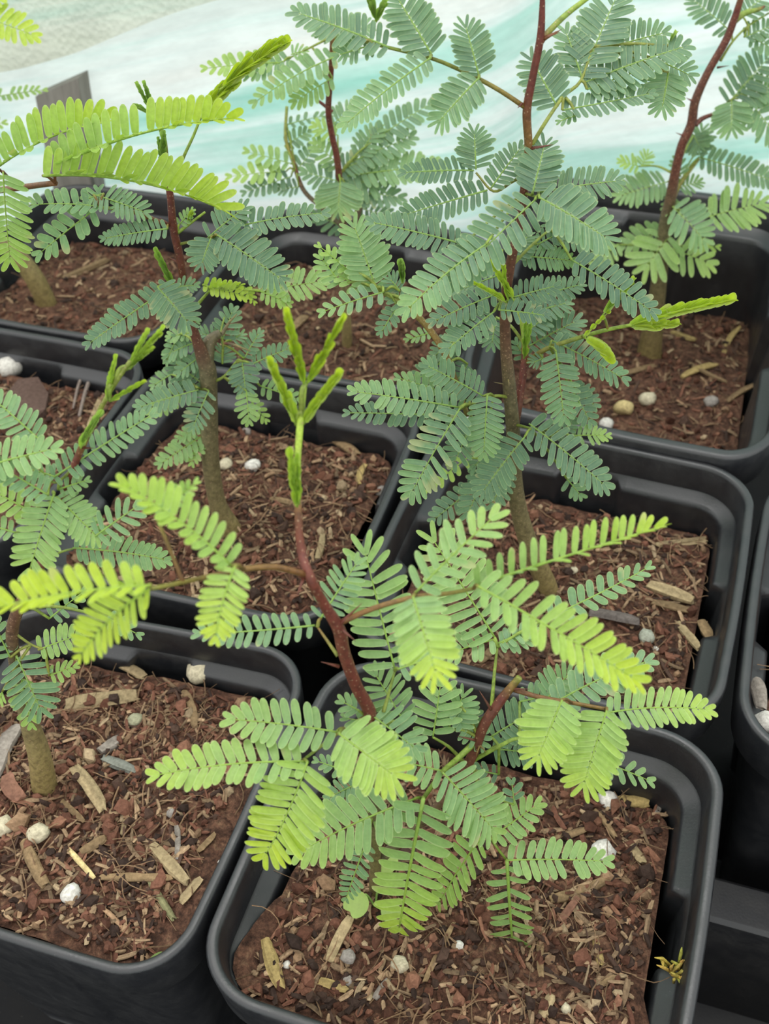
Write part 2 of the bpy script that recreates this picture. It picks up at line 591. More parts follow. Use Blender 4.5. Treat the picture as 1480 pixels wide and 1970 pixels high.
def make_soil(k, n_crumb, n_fibre, n_shred):
    P = POTS[k]; q = P['q']; zs = SOILZ[k]
    # ground surface
    mb = MB(); V = []; F = []
    loops = 40
    edge = 0.0100
    for i in range(loops):
        f = i / loops
        lp = round_loop(0.094, 0.195, 30, 6)
        l2 = round_loop(0.044, 0.175, 30, 6)
        for (x, y, s, side), (x2, y2, _s, _d) in zip(lp, l2):
            pz = bil(q, x, y, zs)
            w = min(1.0, max(0.0, (soil_base(k, pz[0], pz[1]) - P['z'] + 0.0116) / 0.0014))   # heaped soil reaches out over the ledge
            x, y = x + (x2 - x) * w, y + (y2 - y) * w
            x = 0.5 + (x - 0.5) * (1 - f); y = 0.5 + (y - 0.5) * (1 - f)
            p = bil(q, x, y, zs)
            p[2] = soil_base(k, p[0], p[1]) + soil_h(p[0], p[1])
            V.append(p)
    n = len(lp)
    pc = bil(q, 0.5, 0.5, zs); pc[2] = soil_base(k, pc[0], pc[1]); V.append(pc)
    for i in range(loops - 1):
        for j in range(n):
            F.append([i * n + j, i * n + (j + 1) % n, (i + 1) * n + (j + 1) % n, (i + 1) * n + j])
    for j in range(n):
        F.append([(loops - 1) * n + j, (loops - 1) * n + (j + 1) % n, loops * n])
    mb.add(V, F)
    soil = mb.build('potting_soil', M_SOIL)
    tag(soil, SOIL_LABEL[k], 'soil', None, 'stuff')
    # crumbs, shreds and fibres nobody could count
    r = np.random.default_rng(ord(k))
    mb = MB()
    def spot():
        for _ in range(60):
            u, v = r.uniform(0.11, 0.89), r.uniform(0.065, 0.88)
            p = bil(q, u, v, zs)
            if visible(p, 700 if k == 'K' else 120): break
        p[2] = soil_base(k, p[0], p[1]) + soil_h(p[0], p[1])
        return p
    for i in range(n_crumb):
        p = spot()
        s = 0.00045 + 0.0011 * r.random() ** 3 + (0.0012 if r.random() < 0.06 else 0)
        v = IV * (1 + 0.22 * r.normal(size=(len(IV), 1)))
        v = (v * np.array([1, r.uniform(0.6, 1.0), r.uniform(0.45, 0.9)]) * s) @ rand_rot(r).T
        c = PC[r.choice(len(PC), p=PW)] * r.uniform(0.75, 1.3)
        mb.add(v + p + np.array([0, 0, s * 0.35]), IF, (*c, 1))
    for i in range(n_shred):
        p = spot()
        L = 0.0016 + 0.0062 * r.random() ** 1.8
        a = r.uniform(0, 2 * math.pi); ti = r.normal() * 0.25
        d = np.array([math.cos(a) * math.cos(ti), math.sin(a) * math.cos(ti), math.sin(ti)])
        wd_ = r.uniform(0.0004, 0.0012)
        c = PC[r.choice(len(PC), p=PW)] * r.uniform(0.8, 1.3) if r.random() < 0.66 else np.array([0.33, 0.225, 0.135]) * r.uniform(0.5, 1.25)
        add_chip(mb, p + np.array([0, 0, 0.0006]) - d * L / 2, p + np.array([0, 0, 0.0006]) + d * L / 2, wd_, c, r)
    for i in range(n_fibre):
        p = spot()
        L = r.uniform(0.003, 0.013)
        a = r.uniform(0, 2 * math.pi); bend = r.normal() * 1.1
        pts = []
        x = p + np.array([0, 0, 0.0008])
        for j in range(6):
            pts.append(x.copy())
            a += bend / 5
            x = x + np.array([math.cos(a), math.sin(a), 0.25 * r.normal()]) * L / 5
            x[2] = max(x[2], soil_base(k, x[0], x[1]) + soil_h(x[0], x[1]) + 0.0003)
        c = np.array([0.26, 0.165, 0.095]) * r.uniform(0.45, 1.3)
        tube(mb, pts, [r.uniform(0.00007, 0.00018)] * 6, (*c, 1), 4, False)
    lt = mb.build('bark_litter', M_LITTER, soil, smooth=False)
    tag(lt, kind='stuff')

def add_chip(mb, a, b, w, col, r, thick=0.55, rough=0.18):
    """a splintered piece of wood from a to b, with ridges running along the grain"""
    a = np.asarray(a, float); b = np.asarray(b, float)
    ax = b - a; L = np.linalg.norm(ax); ax = ax / L
    s = np.cross(ax, [0, 0, 1]); s /= (np.linalg.norm(s) + 1e-9)
    n = np.cross(s, ax)
    n_s, n_c = 6, 8
    V = []; C = []
    bow = r.normal() * 0.03 * L
    prof = np.array([0.72, 0.95, 1.0, 1.0, 0.93, 0.66]) * (1 + 0.04 * r.normal(size=6))
    ridge = 1 + rough * r.normal(size=n_c)
    tone = r.uniform(0.72, 1.28, n_c)
    e0 = 0.07 * L * r.random(n_c); e1 = 0.11 * L * r.random(n_c)      # torn ends
    ph = r.uniform(0, 6)
    for i in range(n_s):
        t = i / (n_s - 1)
        cen = a + ax * L * t + (s * bow + n * abs(bow) * 0.3) * math.sin(math.pi * t)
        for j in range(n_c):
            an = 2 * math.pi * j / n_c + ph
            ca, sa = math.cos(an), math.sin(an)
            k = 1.0 / max(abs(ca), abs(sa)) ** 0.6
            rr = prof[i] * w / 2 * ridge[j] * k * (1 + 0.04 * r.normal())
            off = ax * (e0[j] if i == 0 else (-e1[j] if i == n_s - 1 else 0))
            V.append(cen + s * rr * ca + n * rr * thick * sa + off)
            C.append((*(np.asarray(col) * tone[j] * r.uniform(0.9, 1.1)), 1))
    F = []
    for i in range(n_s - 1):
        for j in range(n_c):
            k = (j + 1) % n_c
            F.append([i * n_c + j, i * n_c + k, (i + 1) * n_c + k, (i + 1) * n_c + j])
    F.append(list(range(n_c))[::-1]); F.append([(n_s - 1) * n_c + j for j in range(n_c)])
    mb.add(V, F, np.array(C))

# ------------------------------------------------------------------ the setting
def build_setting():
    v = [(-1.2, -0.4, FLOOR_Z - 0.004), (1.0, -0.4, FLOOR_Z - 0.004), (1.0, 1.0, FLOOR_Z - 0.004), (-1.2, 1.0, FLOOR_Z - 0.004)]
    o = mesh_obj('floor', v, [[0, 1, 2, 3]], M_BENCH, smooth=False)
    tag(o, 'black ground cover of the bench under the pots', None, None, 'structure')
    # back wall of woven plastic sheet: follows the backs of the rear pots
    back = {k: (POTS[k]['q'][3], POTS[k]['q'][2]) for k in 'HEF'}
    path = [(-1.1, back['H'][0].y + 0.02), (back['H'][0].x - 0.05, back['H'][0].y + 0.016), (back['H'][0].x, back['H'][0].y + 0.014),
            (back['H'][1].x, back['H'][1].y + 0.012), ((back['E'][0].x + back['E'][1].x) / 2, (back['E'][0].y + back['E'][1].y) / 2 + 0.010),
            (back['E'][1].x + 0.004, back['E'][1].y + 0.012), (back['F'][0].x + 0.004, back['F'][0].y + 0.010), (back['F'][1].x, back['F'][1].y + 0.012), (0.5, back['F'][1].y + 0.03)]
    px_, py_ = [a for a, b in path], [b for a, b in path]
    X = np.linspace(px_[0], px_[-1], 260)
    Y = np.interp(X, px_, py_)
    for _ in range(6):
        Y[1:-1] = np.maximum((Y[:-2] + 2 * Y[1:-1] + Y[2:]) / 4, np.interp(X, px_, py_)[1:-1] - 0.002)
    P = np.stack([X, Y, 0 * X], 1)
    V = []; F = []
    nz = 40
    for i, p in enumerate(P):
        for j in range(nz + 1):
            t = j / nz
            z = FLOOR_Z + (0.62 - FLOOR_Z) * t
            w = 0.004 * noise.noise(Vector((p[0] * 6, z * 14 + p[0] * 3, 3.3))) + 0.0025 * noise.noise(Vector((p[0] * 20, z * 45 + p[0] * 10, 1.3)))
            V.append((p[0], p[1] + 0.05 * t * 1.0 + w * min(1, t * 6), z))
    m_ = nz + 1
    for i in range(len(P) - 1):
        for j in range(nz):
            F.append([i * m_ + j, (i + 1) * m_ + j, (i + 1) * m_ + j + 1, i * m_ + j + 1])
    o = mesh_obj('wall_back', V, F, M_SHEET)
    tag(o, 'white woven plastic sheet wall with green streaks behind the plants', None, None, 'structure')
    return P

WALLP = build_setting()

def wall_y(x, z):
    y = float(np.interp(x, WALLP[:, 0], WALLP[:, 1]))
    t = (z - FLOOR_Z) / (0.62 - FLOOR_Z)
    return y + 0.05 * t

def on_wall(px, py, gap):
    d = ray(px, py)
    t = 0.4
    for _ in range(30):
        p = CAM + d * t
        t += (wall_y(p.x, p.z) - gap - p.y) / d.y
    return CAM + d * t

def build_flap():
    # loose beige fold of the sheet hanging over the top left
    low = [(-260, 205), (-60, 150), (60, 122), (150, 98), (240, 60), (320, 28), (420, -4), (560, -30), (700, -70)]
    V = []; F = []
    L, _ = smooth_path([on_wall(x, y, 0.012) for x, y in low], [0] * len(low), 60)
    nz = 24
    for p in L:
        for j in range(nz + 1):
            t = j / nz
            z = p[2] + t * (0.5 - p[2])
            w = 0.003 * noise.noise(Vector((p[0] * 15, z * 60 + p[0] * 20, 7.7)))
            V.append((p[0], p[1] + 0.05 * (z - p[2]) / 0.715 + (0.010 * min(1, t * 5)) * 0.3 + w - 0.003 * math.exp(-t * 30), z))
    m_ = nz + 1
    for i in range(len(L) - 1):
        for j in range(nz):
            F.append([i * m_ + j, (i + 1) * m_ + j, (i + 1) * m_ + j + 1, i * m_ + j + 1])
    o = mesh_obj('plastic_sheet', V, F, M_FLAP)
    tag(o, 'beige and green fold of woven plastic hanging over the white sheet, above the post', 'plastic sheet')
build_flap()

def build_post():
    # grey weathered stake in front of the sheet
    a = on_wall(98, 345, 0.012); b = on_wall(176, 352, 0.012)
    ta = on_wall(68, 186, 0.010); tb = on_wall(150, 150, 0.010)
    th = Vector((0, 0.008, 0))
    base_a = a + (a - ta) * 2.2; base_b = b + (b - tb) * 2.2
    ka = (FLOOR_Z - a.z) / (a.z - ta.z); kb = (FLOOR_Z - b.z) / (b.z - tb.z)
    base_a = a + (a - ta) * ka; base_b = b + (b - tb) * kb
    base_a.y = max(base_a.y, a.y - 0.004); base_b.y = max(base_b.y, b.y - 0.004)
    V = [base_a, base_b, b, tb, ta, a]
    V = [x for x in V] + [x + th for x in V]
    n = 6
    F = [[0, 1, 2, 3, 4, 5], [11, 10, 9, 8, 7, 6]] + [[i, (i + n), (i + 1) % n + n, (i + 1) % n] for i in range(n)]
    o = mesh_obj('wooden_post', [tuple(x) for x in V], F, M_WOOD, smooth=False)
    tag(o, 'short grey weathered post with a slanting top, standing before the white sheet', 'post')
build_post()

def build_tray():
    # black tray bars seen between the pots on the right
    root = None
    z1 = -0.066
    a = on_z(1362, 1768, z1); b = on_z(1500, 1806, z1); c_ = on_z(1505, 1712, z1); d = on_z(1368, 1682, z1)
    dx = (b - a).normalized(); dy = (d - a)
    a2 = a - dx * 0.012; b2 = a + dx * 0.16
    root = root_at('plant_tray', ((a2.x + b2.x) / 2, (a2.y + b2.y) / 2 , FLOOR_Z))
    tag(root, 'black plastic tray with a raised bar, seen between the nearest pot and the right edge', 'tray')
    def bar(name, p, ex, ey, zt, zb):
        bev = 0.0012
        V = []
        for (z, g) in ((zb, 0), (zt - bev, 0), (zt, bev), ):
            for (u, v) in ((0, 0), (1, 0), (1, 1), (0, 1)):
                q = p + ex * u + ey * v
                q = Vector((q.x, q.y, z))
                q += ex.normalized() * (g if u == 0 else -g) + ey.normalized() * (g if v == 0 else -g)
                V.append(tuple(q))
        F = []
        for i in range(2):
            for j in range(4):
                F.append([i * 4 + j, i * 4 + (j + 1) % 4, (i + 1) * 4 + (j + 1) % 4, (i + 1) * 4 + j])
        F.append([8, 9, 10, 11])
        mesh_obj(name, V, F, M_TRAY, root, smooth=False)
    bar('tray_bar', a2, b2 - a2, dy, z1, FLOOR_Z - 0.001)
    bar('tray_floor', a2 - dy * 3.2, b2 - a2, dy * 7.0, FLOOR_Z - 0.0003, FLOOR_Z - 0.0035)
    bar('tray_lip', a2 - dy * 3.6, b2 - a2, dy * 0.8, z1, FLOOR_Z - 0.001)
build_tray()

for k in POTS:
    make_pot(k)
NC = dict(A=1700, B=1700, C=1300, D=1100, E=500, F=800, H=500, J=700, K=900)
for k in POTS:
    n = NC[k]
    make_soil(k, n, int(n * 0.22), int(n * 0.75))

# ------------------------------------------------------------------ plants
U_ = np.array([0.0, 0.07, 0.2, 0.4, 0.62, 0.8, 0.93, 1.0])
V_ = np.array([-1.0, -0.76, 0.0, 0.76, 1.0])
HU = np.maximum(0.06, (1 - np.abs(2 * U_ - 1) ** 3.6)) ** 0.5
HU = HU * (0.9 + 0.1 * U_)
HU[0] = 0.42; HU[1] = max(HU[1], 0.74)
TU, TV = np.meshgrid(U_, V_, indexing='ij')
TH = np.repeat(HU[:, None], len(V_), 1)
TU, TV, TH = TU.ravel(), TV.ravel(), TH.ravel()
TE = np.where((np.abs(TV) > 0.9) | (TU < 0.01) | (TU > 0.99), 1.0, 0.0)
TM = np.where(np.abs(TV) < 0.1, 0.25, 0.0)
TF = []
for i in range(len(U_) - 1):
    for j in range(len(V_) - 1):
        a = i * len(V_) + j
        TF.append((a, a + 1, a + 1 + len(V_), a + len(V_)))
TF = np.array(TF)
NV = len(TU)

def nrm(v): return v / (np.linalg.norm(v) + 1e-12)

def pinna_mesh(name, parent, B, T, width, n, c0, c1, Nn, fold=0.0, cv=0.0, bud=False, arch=0.06, miss=0.02, r=None, tipw=0.62, dmg=0.0, angb=76.0, lw=0.98):
    B = np.array(B); T = np.array(T)
    A = T - B; Lt = np.linalg.norm(A); a = A / Lt
    half = width / 2
    Lr = max(Lt - 0.42 * half, 0.6 * Lt)
    Nn = nrm(np.array(Nn) - a * np.dot(np.array(Nn), a))
    s = np.cross(a, Nn)
    E = B + a * Lr
    M = (B + E) / 2 + Nn * arch * Lr + s * cv * Lr
    mb = MB()
    ts = np.linspace(0, 1, 14)
    curve = lambda t: (1 - t) ** 2 * B + 2 * t * (1 - t) * M + t * t * E
    tan = lambda t: nrm(2 * (1 - t) * (M - B) + 2 * t * (E - M))
    pts = np.array([curve(t) for t in ts])
    cc = [(0.55 + 0.25 * (c0 + (c1 - c0) * t), 0, 0, 1) for t in ts]
    rr = max(0.00016, min(0.00032, Lr * 0.0075))
    tube(mb, pts, np.linspace(rr * 1.25, rr * 0.6, 14), np.array(cc), 5)
    sp = Lr / n
    VV = []; CC = []; FF = []
    for i in range(n):
        uu = (i + 0.55) / n
        t = 0.55 * uu + 0.45 * (1 - (1 - uu) ** 1.35) if not bud else uu      # pairs close up towards the tip
        for side in (1, -1):
            tt = min(1.0, t + side * 0.12 / n + 0.1 * r.normal() / n)
            if i == n - 1: tt = min(1, t + 0.25 / n)
            if r.random() < miss and 0 < i < n - 1: continue
            p = curve(tt); a2 = tan(tt)
            n2 = nrm(Nn - a2 * np.dot(Nn, a2)); s2 = np.cross(a2, n2)
            if bud:
                ang = math.radians(17 + 4 * r.normal()); ll = half * 1.0 / math.sin(math.radians(17)) * (0.9 + 0.1 * math.sin(math.pi * t)) * (0.6 + 0.4 * (1 - t))
                wl = max(half * 1.5, sp * 1.1)
            else:
                prof = 0.70 + 0.30 * min(1, t / 0.22)
                if t > 0.55: prof *= 1 - (1 - tipw) * ((t - 0.55) / 0.45) ** 1.5
                ang = math.radians(angb - 14 * t + 2.0 * r.normal())
                if i == n - 1: ang = math.radians(24); prof *= 0.92
                elif i == n - 2: ang = min(ang, math.radians(44))
                elif i == n - 3: ang = min(ang, math.radians(54))
                ll = half / math.sin(math.radians(70)) * prof * (1 + 0.045 * r.normal())
                wl = min(max(sp * lw, ll * 0.25), ll * 0.46)
            f = math.radians(fold) + 0.07 * r.normal()
            d = a2 * math.cos(ang) + math.sin(ang) * (side * s2 * math.cos(f) + n2 * math.sin(f))
            nl = n2 * math.cos(f) - side * s2 * math.sin(f)
            nl = nrm(nl + 0.06 * r.normal(size=3)); d = nrm(d)
            nl = nrm(nl - d * np.dot(nl, d)); x = np.cross(d, nl)
            drp = 0.05 + 0.05 * r.normal()
            P = (p[None] + d[None] * (ll * (0.015 + 0.985 * TU))[:, None] + x[None] * (wl / 2 * TV * TH)[:, None]
                 + nl[None] * (ll * (0.030 * (TV * TH) ** 2 * (1 if not bud else 3) - drp * TU ** 2 - 0.012 * (np.abs(TV) < 0.1)))[:, None])
            c = c0 + (c1 - c0) * t ** 1.3 + 0.025 * r.normal()
            C = np.ones((NV, 4))
            C[:, 0] = np.clip(c + 0.06 * TU, 0, 1)
            C[:, 1] = TE * 0.85 + TM * (0.6 if not bud else 0.2)
            C[:, 2] = 0
            if r.random() < dmg:
                k = r.uniform(0.5, 1.0)
                C[:, 2] = np.where((TU > k) | ((TV * r.choice([-1, 1]) > 0.5) & (np.abs(TU - k) < 0.25)), 0.5, 0)
            base = len(VV) * NV
            VV.append(P); CC.append(C); FF.append(TF + base)
    if VV:
        off = mb.n
        mb.v.append(np.vstack(VV)); mb.c.append(np.vstack(CC))
        mb.f += (np.vstack(FF) + off).tolist()
        mb.n += len(VV) * NV
    return mb.build(name, M_LEAF, parent)

def build_plant(key, pot, base_px, label, stem, branches=(), leaves=(), thorns=(), group=None, sleeves=()):
    S0 = soil_point(pot, *base_px)
    S0.z -= 0.002
    root = root_at('seedling', tuple(S0))
    tag(root, label, 'seedling', 'thorny feathery-leaved seedlings in pots')
    r = np.random.default_rng(sum(ord(c) for c in key) * 7 + 3)
    allpts = []   # stem samples (px, py, 3d)
    def stalk(name, pts, parent, k=0.0, S=None, sides=10, lent=0.6, off=0.0):
        P = []; R = []; C = []
        for q in pts:
            x, y, w, c = q[:4]
            o = (q[4] if len(q) > 4 else 0.0) / 1000.0
            p = near_point(x, y, S if S is not None else S0, k, o + off)
            P.append(tuple(p)); R.append(w / 2 * depth(p) / FPX); C.append(c)
        PP, XX = smooth_path(P, np.stack([R, C], 1), 8 * len(P))
        mb = MB()
        cols = np.zeros((len(PP), 4)); cols[:, 0] = XX[:, 1]; cols[:, 1] = lent; cols[:, 3] = 1
        tube(mb, PP, XX[:, 0], cols, sides)
        return mb.build(name, M_STEM, parent), PP
    st, PP = stalk('stem', [(base_px[0], base_px[1] + 6, stem[0][2] * 1.08, stem[0][3])] + list(stem), root)
    for p in PP: allpts.append((*px_of(p), Vector(p)))
    for br in branches:
        b0 = br[0]
        nb_ = min(allpts, key=lambda q: (q[0] - b0[0]) ** 2 + (q[1] - b0[1]) ** 2)[2]
        o, PB = stalk('branch', br, root, 0.25, nb_)
        for p in PB: allpts.append((*px_of(p), Vector(p)))
    for th in thorns:
        x0, y0, x1, y1 = th[:4]
        Sn = min(allpts, key=lambda q: (q[0] - x0) ** 2 + (q[1] - y0) ** 2)[2]
        a = near_point(x0, y0, Sn, 0, 0.0006); b = near_point(x1, y1, Sn, 0.5, 0.002)
        mb = MB()
        w = (th[4] if len(th) > 4 else 7) / 2 * depth(a) / FPX
        L = [a + (b - a) * t for t in (0, 0.3, 0.7, 1)]
        tube(mb, [tuple(x) for x in L], [w, w * 0.7, w * 0.35, w * 0.06], (th[5] if len(th) > 5 else 0.5, 0.0, 0, 1), 7)
        mb.build('thorn', M_STEM, root)
    for sl in sleeves:       # leafy bracts clasping the shoot: each a closed young leaf
        x0, y0, x1, y1, w, c = sl
        Sn = min(allpts, key=lambda q: (q[0] - x0) ** 2 + (q[1] - y0) ** 2)[2]
        a = near_point(x0, y0, Sn, 0.1, 0.001); b = near_point(x1, y1, Sn, 0.1, 0.002)
        pinna_mesh('young_leaf', root, a, b, w * depth(a) / FPX, 7, c, c, -FWD, fold=60, bud=True, r=r, arch=0.03)
    for lf in leaves:
        pet = lf.get('pet')
        pins = lf['p']
        kk = lf.get('k', 0.5); off = lf.get('off', 0.0) / 1000.0
        bx = sum(p[0] for p in pins) / len(pins); by = sum(p[1] for p in pins) / len(pins)
        if pet: ax, ay = pet[0][0], pet[0][1]
        else: ax, ay = bx, by + 25
        sn = min(allpts, key=lambda q: (q[0] - ax) ** 2 + (q[1] - ay) ** 2)
        S = sn[2]
        mb = MB()
        pc = lf.get('pc', 0.85)
        def add_stalk(pts3, w0, w1):
            P3, X = smooth_path(pts3, [0] * len(pts3), 14)
            cols = np.zeros((len(P3), 4)); cols[:, 3] = 1
            tt = np.linspace(0, 1, len(P3))
            cols[:, 0] = lf.get('pc0', 0.81) * (1 - tt) + pc * tt
            tube(mb, P3, np.linspace(w0, w1, len(P3)), cols, 6)
        if pet:
            n_ = len(pet)
            w = (pet[0][2] if len(pet[0]) > 2 else 9) / 2 * depth(S) / FPX
            P3 = []
            for i, q in enumerate(pet):
                f = i / max(1, n_ - 1)
                P3.append(tuple(near_point(q[0], q[1], S, kk * min(1, f * 2), off * f)))
            add_stalk(P3, w, w * 0.6)
            P3 = [Vector(x) for x in P3]
        jobs = []
        for pn in pins:
            x0, y0, x1, y1, wpx, n, c = pn[:7]
            op = pn[7] if len(pn) > 7 else {}
            k2 = op.get('k', kk); o2 = op.get('off', lf.get('off', 0.0)) / 1000.0; ot = op.get('offt', op.get('off', lf.get('off', 0.0))) / 1000.0
            Bp = near_point(x0, y0, S, k2, o2); Tp = near_point(x1, y1, S, k2, ot)
            if not pet:
                mid = S.lerp(Bp, 0.5) + Vector((0, 0, 0.0015))
                if (Bp - S).length > 0.0015:
                    wv = 0.00042
                    add_stalk([tuple(S), tuple(mid), tuple(Bp)], wv, wv * 0.65)
            else:
                near = min(P3, key=lambda q: (Vector(px_of(q)) - Vector((x0, y0))).length)
                if (near - Bp).length > 0.0015: add_stalk([tuple(near), tuple(near.lerp(Bp, 0.5) + Vector((0, 0, 0.0005))), tuple(Bp)], 0.00034, 0.00028)
            jobs.append((Bp, Tp, wpx, n, c, op))
        if not mb.v:
            Bp = jobs[0][0]
            add_stalk([tuple(Bp - Vector((0, 0, 0.002))), tuple(Bp)], 0.0003, 0.0003)
        leaf = mb.build('leaf', M_STEM, root)
        BASE[leaf.name] = {'org': np.array(S0)}
        for (Bp, Tp, wpx, n, c, op) in jobs:
            c0, c1 = c if isinstance(c, tuple) else (c, min(1, c + 0.10))
            wm = wpx * (depth(Bp) * 0.5 + depth(Tp) * 0.5) / FPX
            a = (Tp - Bp).normalized()
            vdir = ((Bp + Tp) / 2 - CAM).normalized()
            up_w = op.get('up', 0.45)
            Nn = (-vdir * (1 - up_w) + Vector((0, 0, 1)) * up_w)
            Nn = Nn + Vector(r.normal(size=3) * op.get('jit', 0.10))
            fold = op.get('fold', 8.0)
            if 'fu' in op:     # a leaf folded up like a trough, its upper half facing the viewer
                fold = op['fu']; Nn = -vdir
            Nn = (Nn - a * Nn.dot(a)).normalized()
            roll = op.get('roll', 0.0)
            if 'fu' in op:
                s = a.cross(Nn)
                sg = 1 if s.dot(UP) > 0 else -1
                roll = sg * op['fu'] * op.get('fr', 0.76)
            if roll:
                Nn = Matrix.Rotation(math.radians(roll), 3, a) @ Nn
            kind = op.get('bud', False)
            cv = op.get('cv', 0.0)
            if cv:      # bow given as seen in the picture: positive bows towards the top of the picture
                s = a.cross(Nn)
                cv = cv if s.dot(UP) > 0 else -cv
            pinna_mesh('pinna' if not kind else 'young_pinna', leaf, Bp, Tp, wm, n, c0, c1, Nn, fold=60 if kind else fold, cv=cv, bud=kind,
                       arch=op.get('arch', 0.05), r=r, tipw=op.get('tw', 0.62), dmg=op.get('dmg', 0.012), miss=op.get('miss', 0.015), angb=op.get('ang', 76.0), lw=op.get('lw', 0.98))
    return root

BUD = dict(bud=True)
def B_(**k): d = dict(bud=True); d.update(k); return d


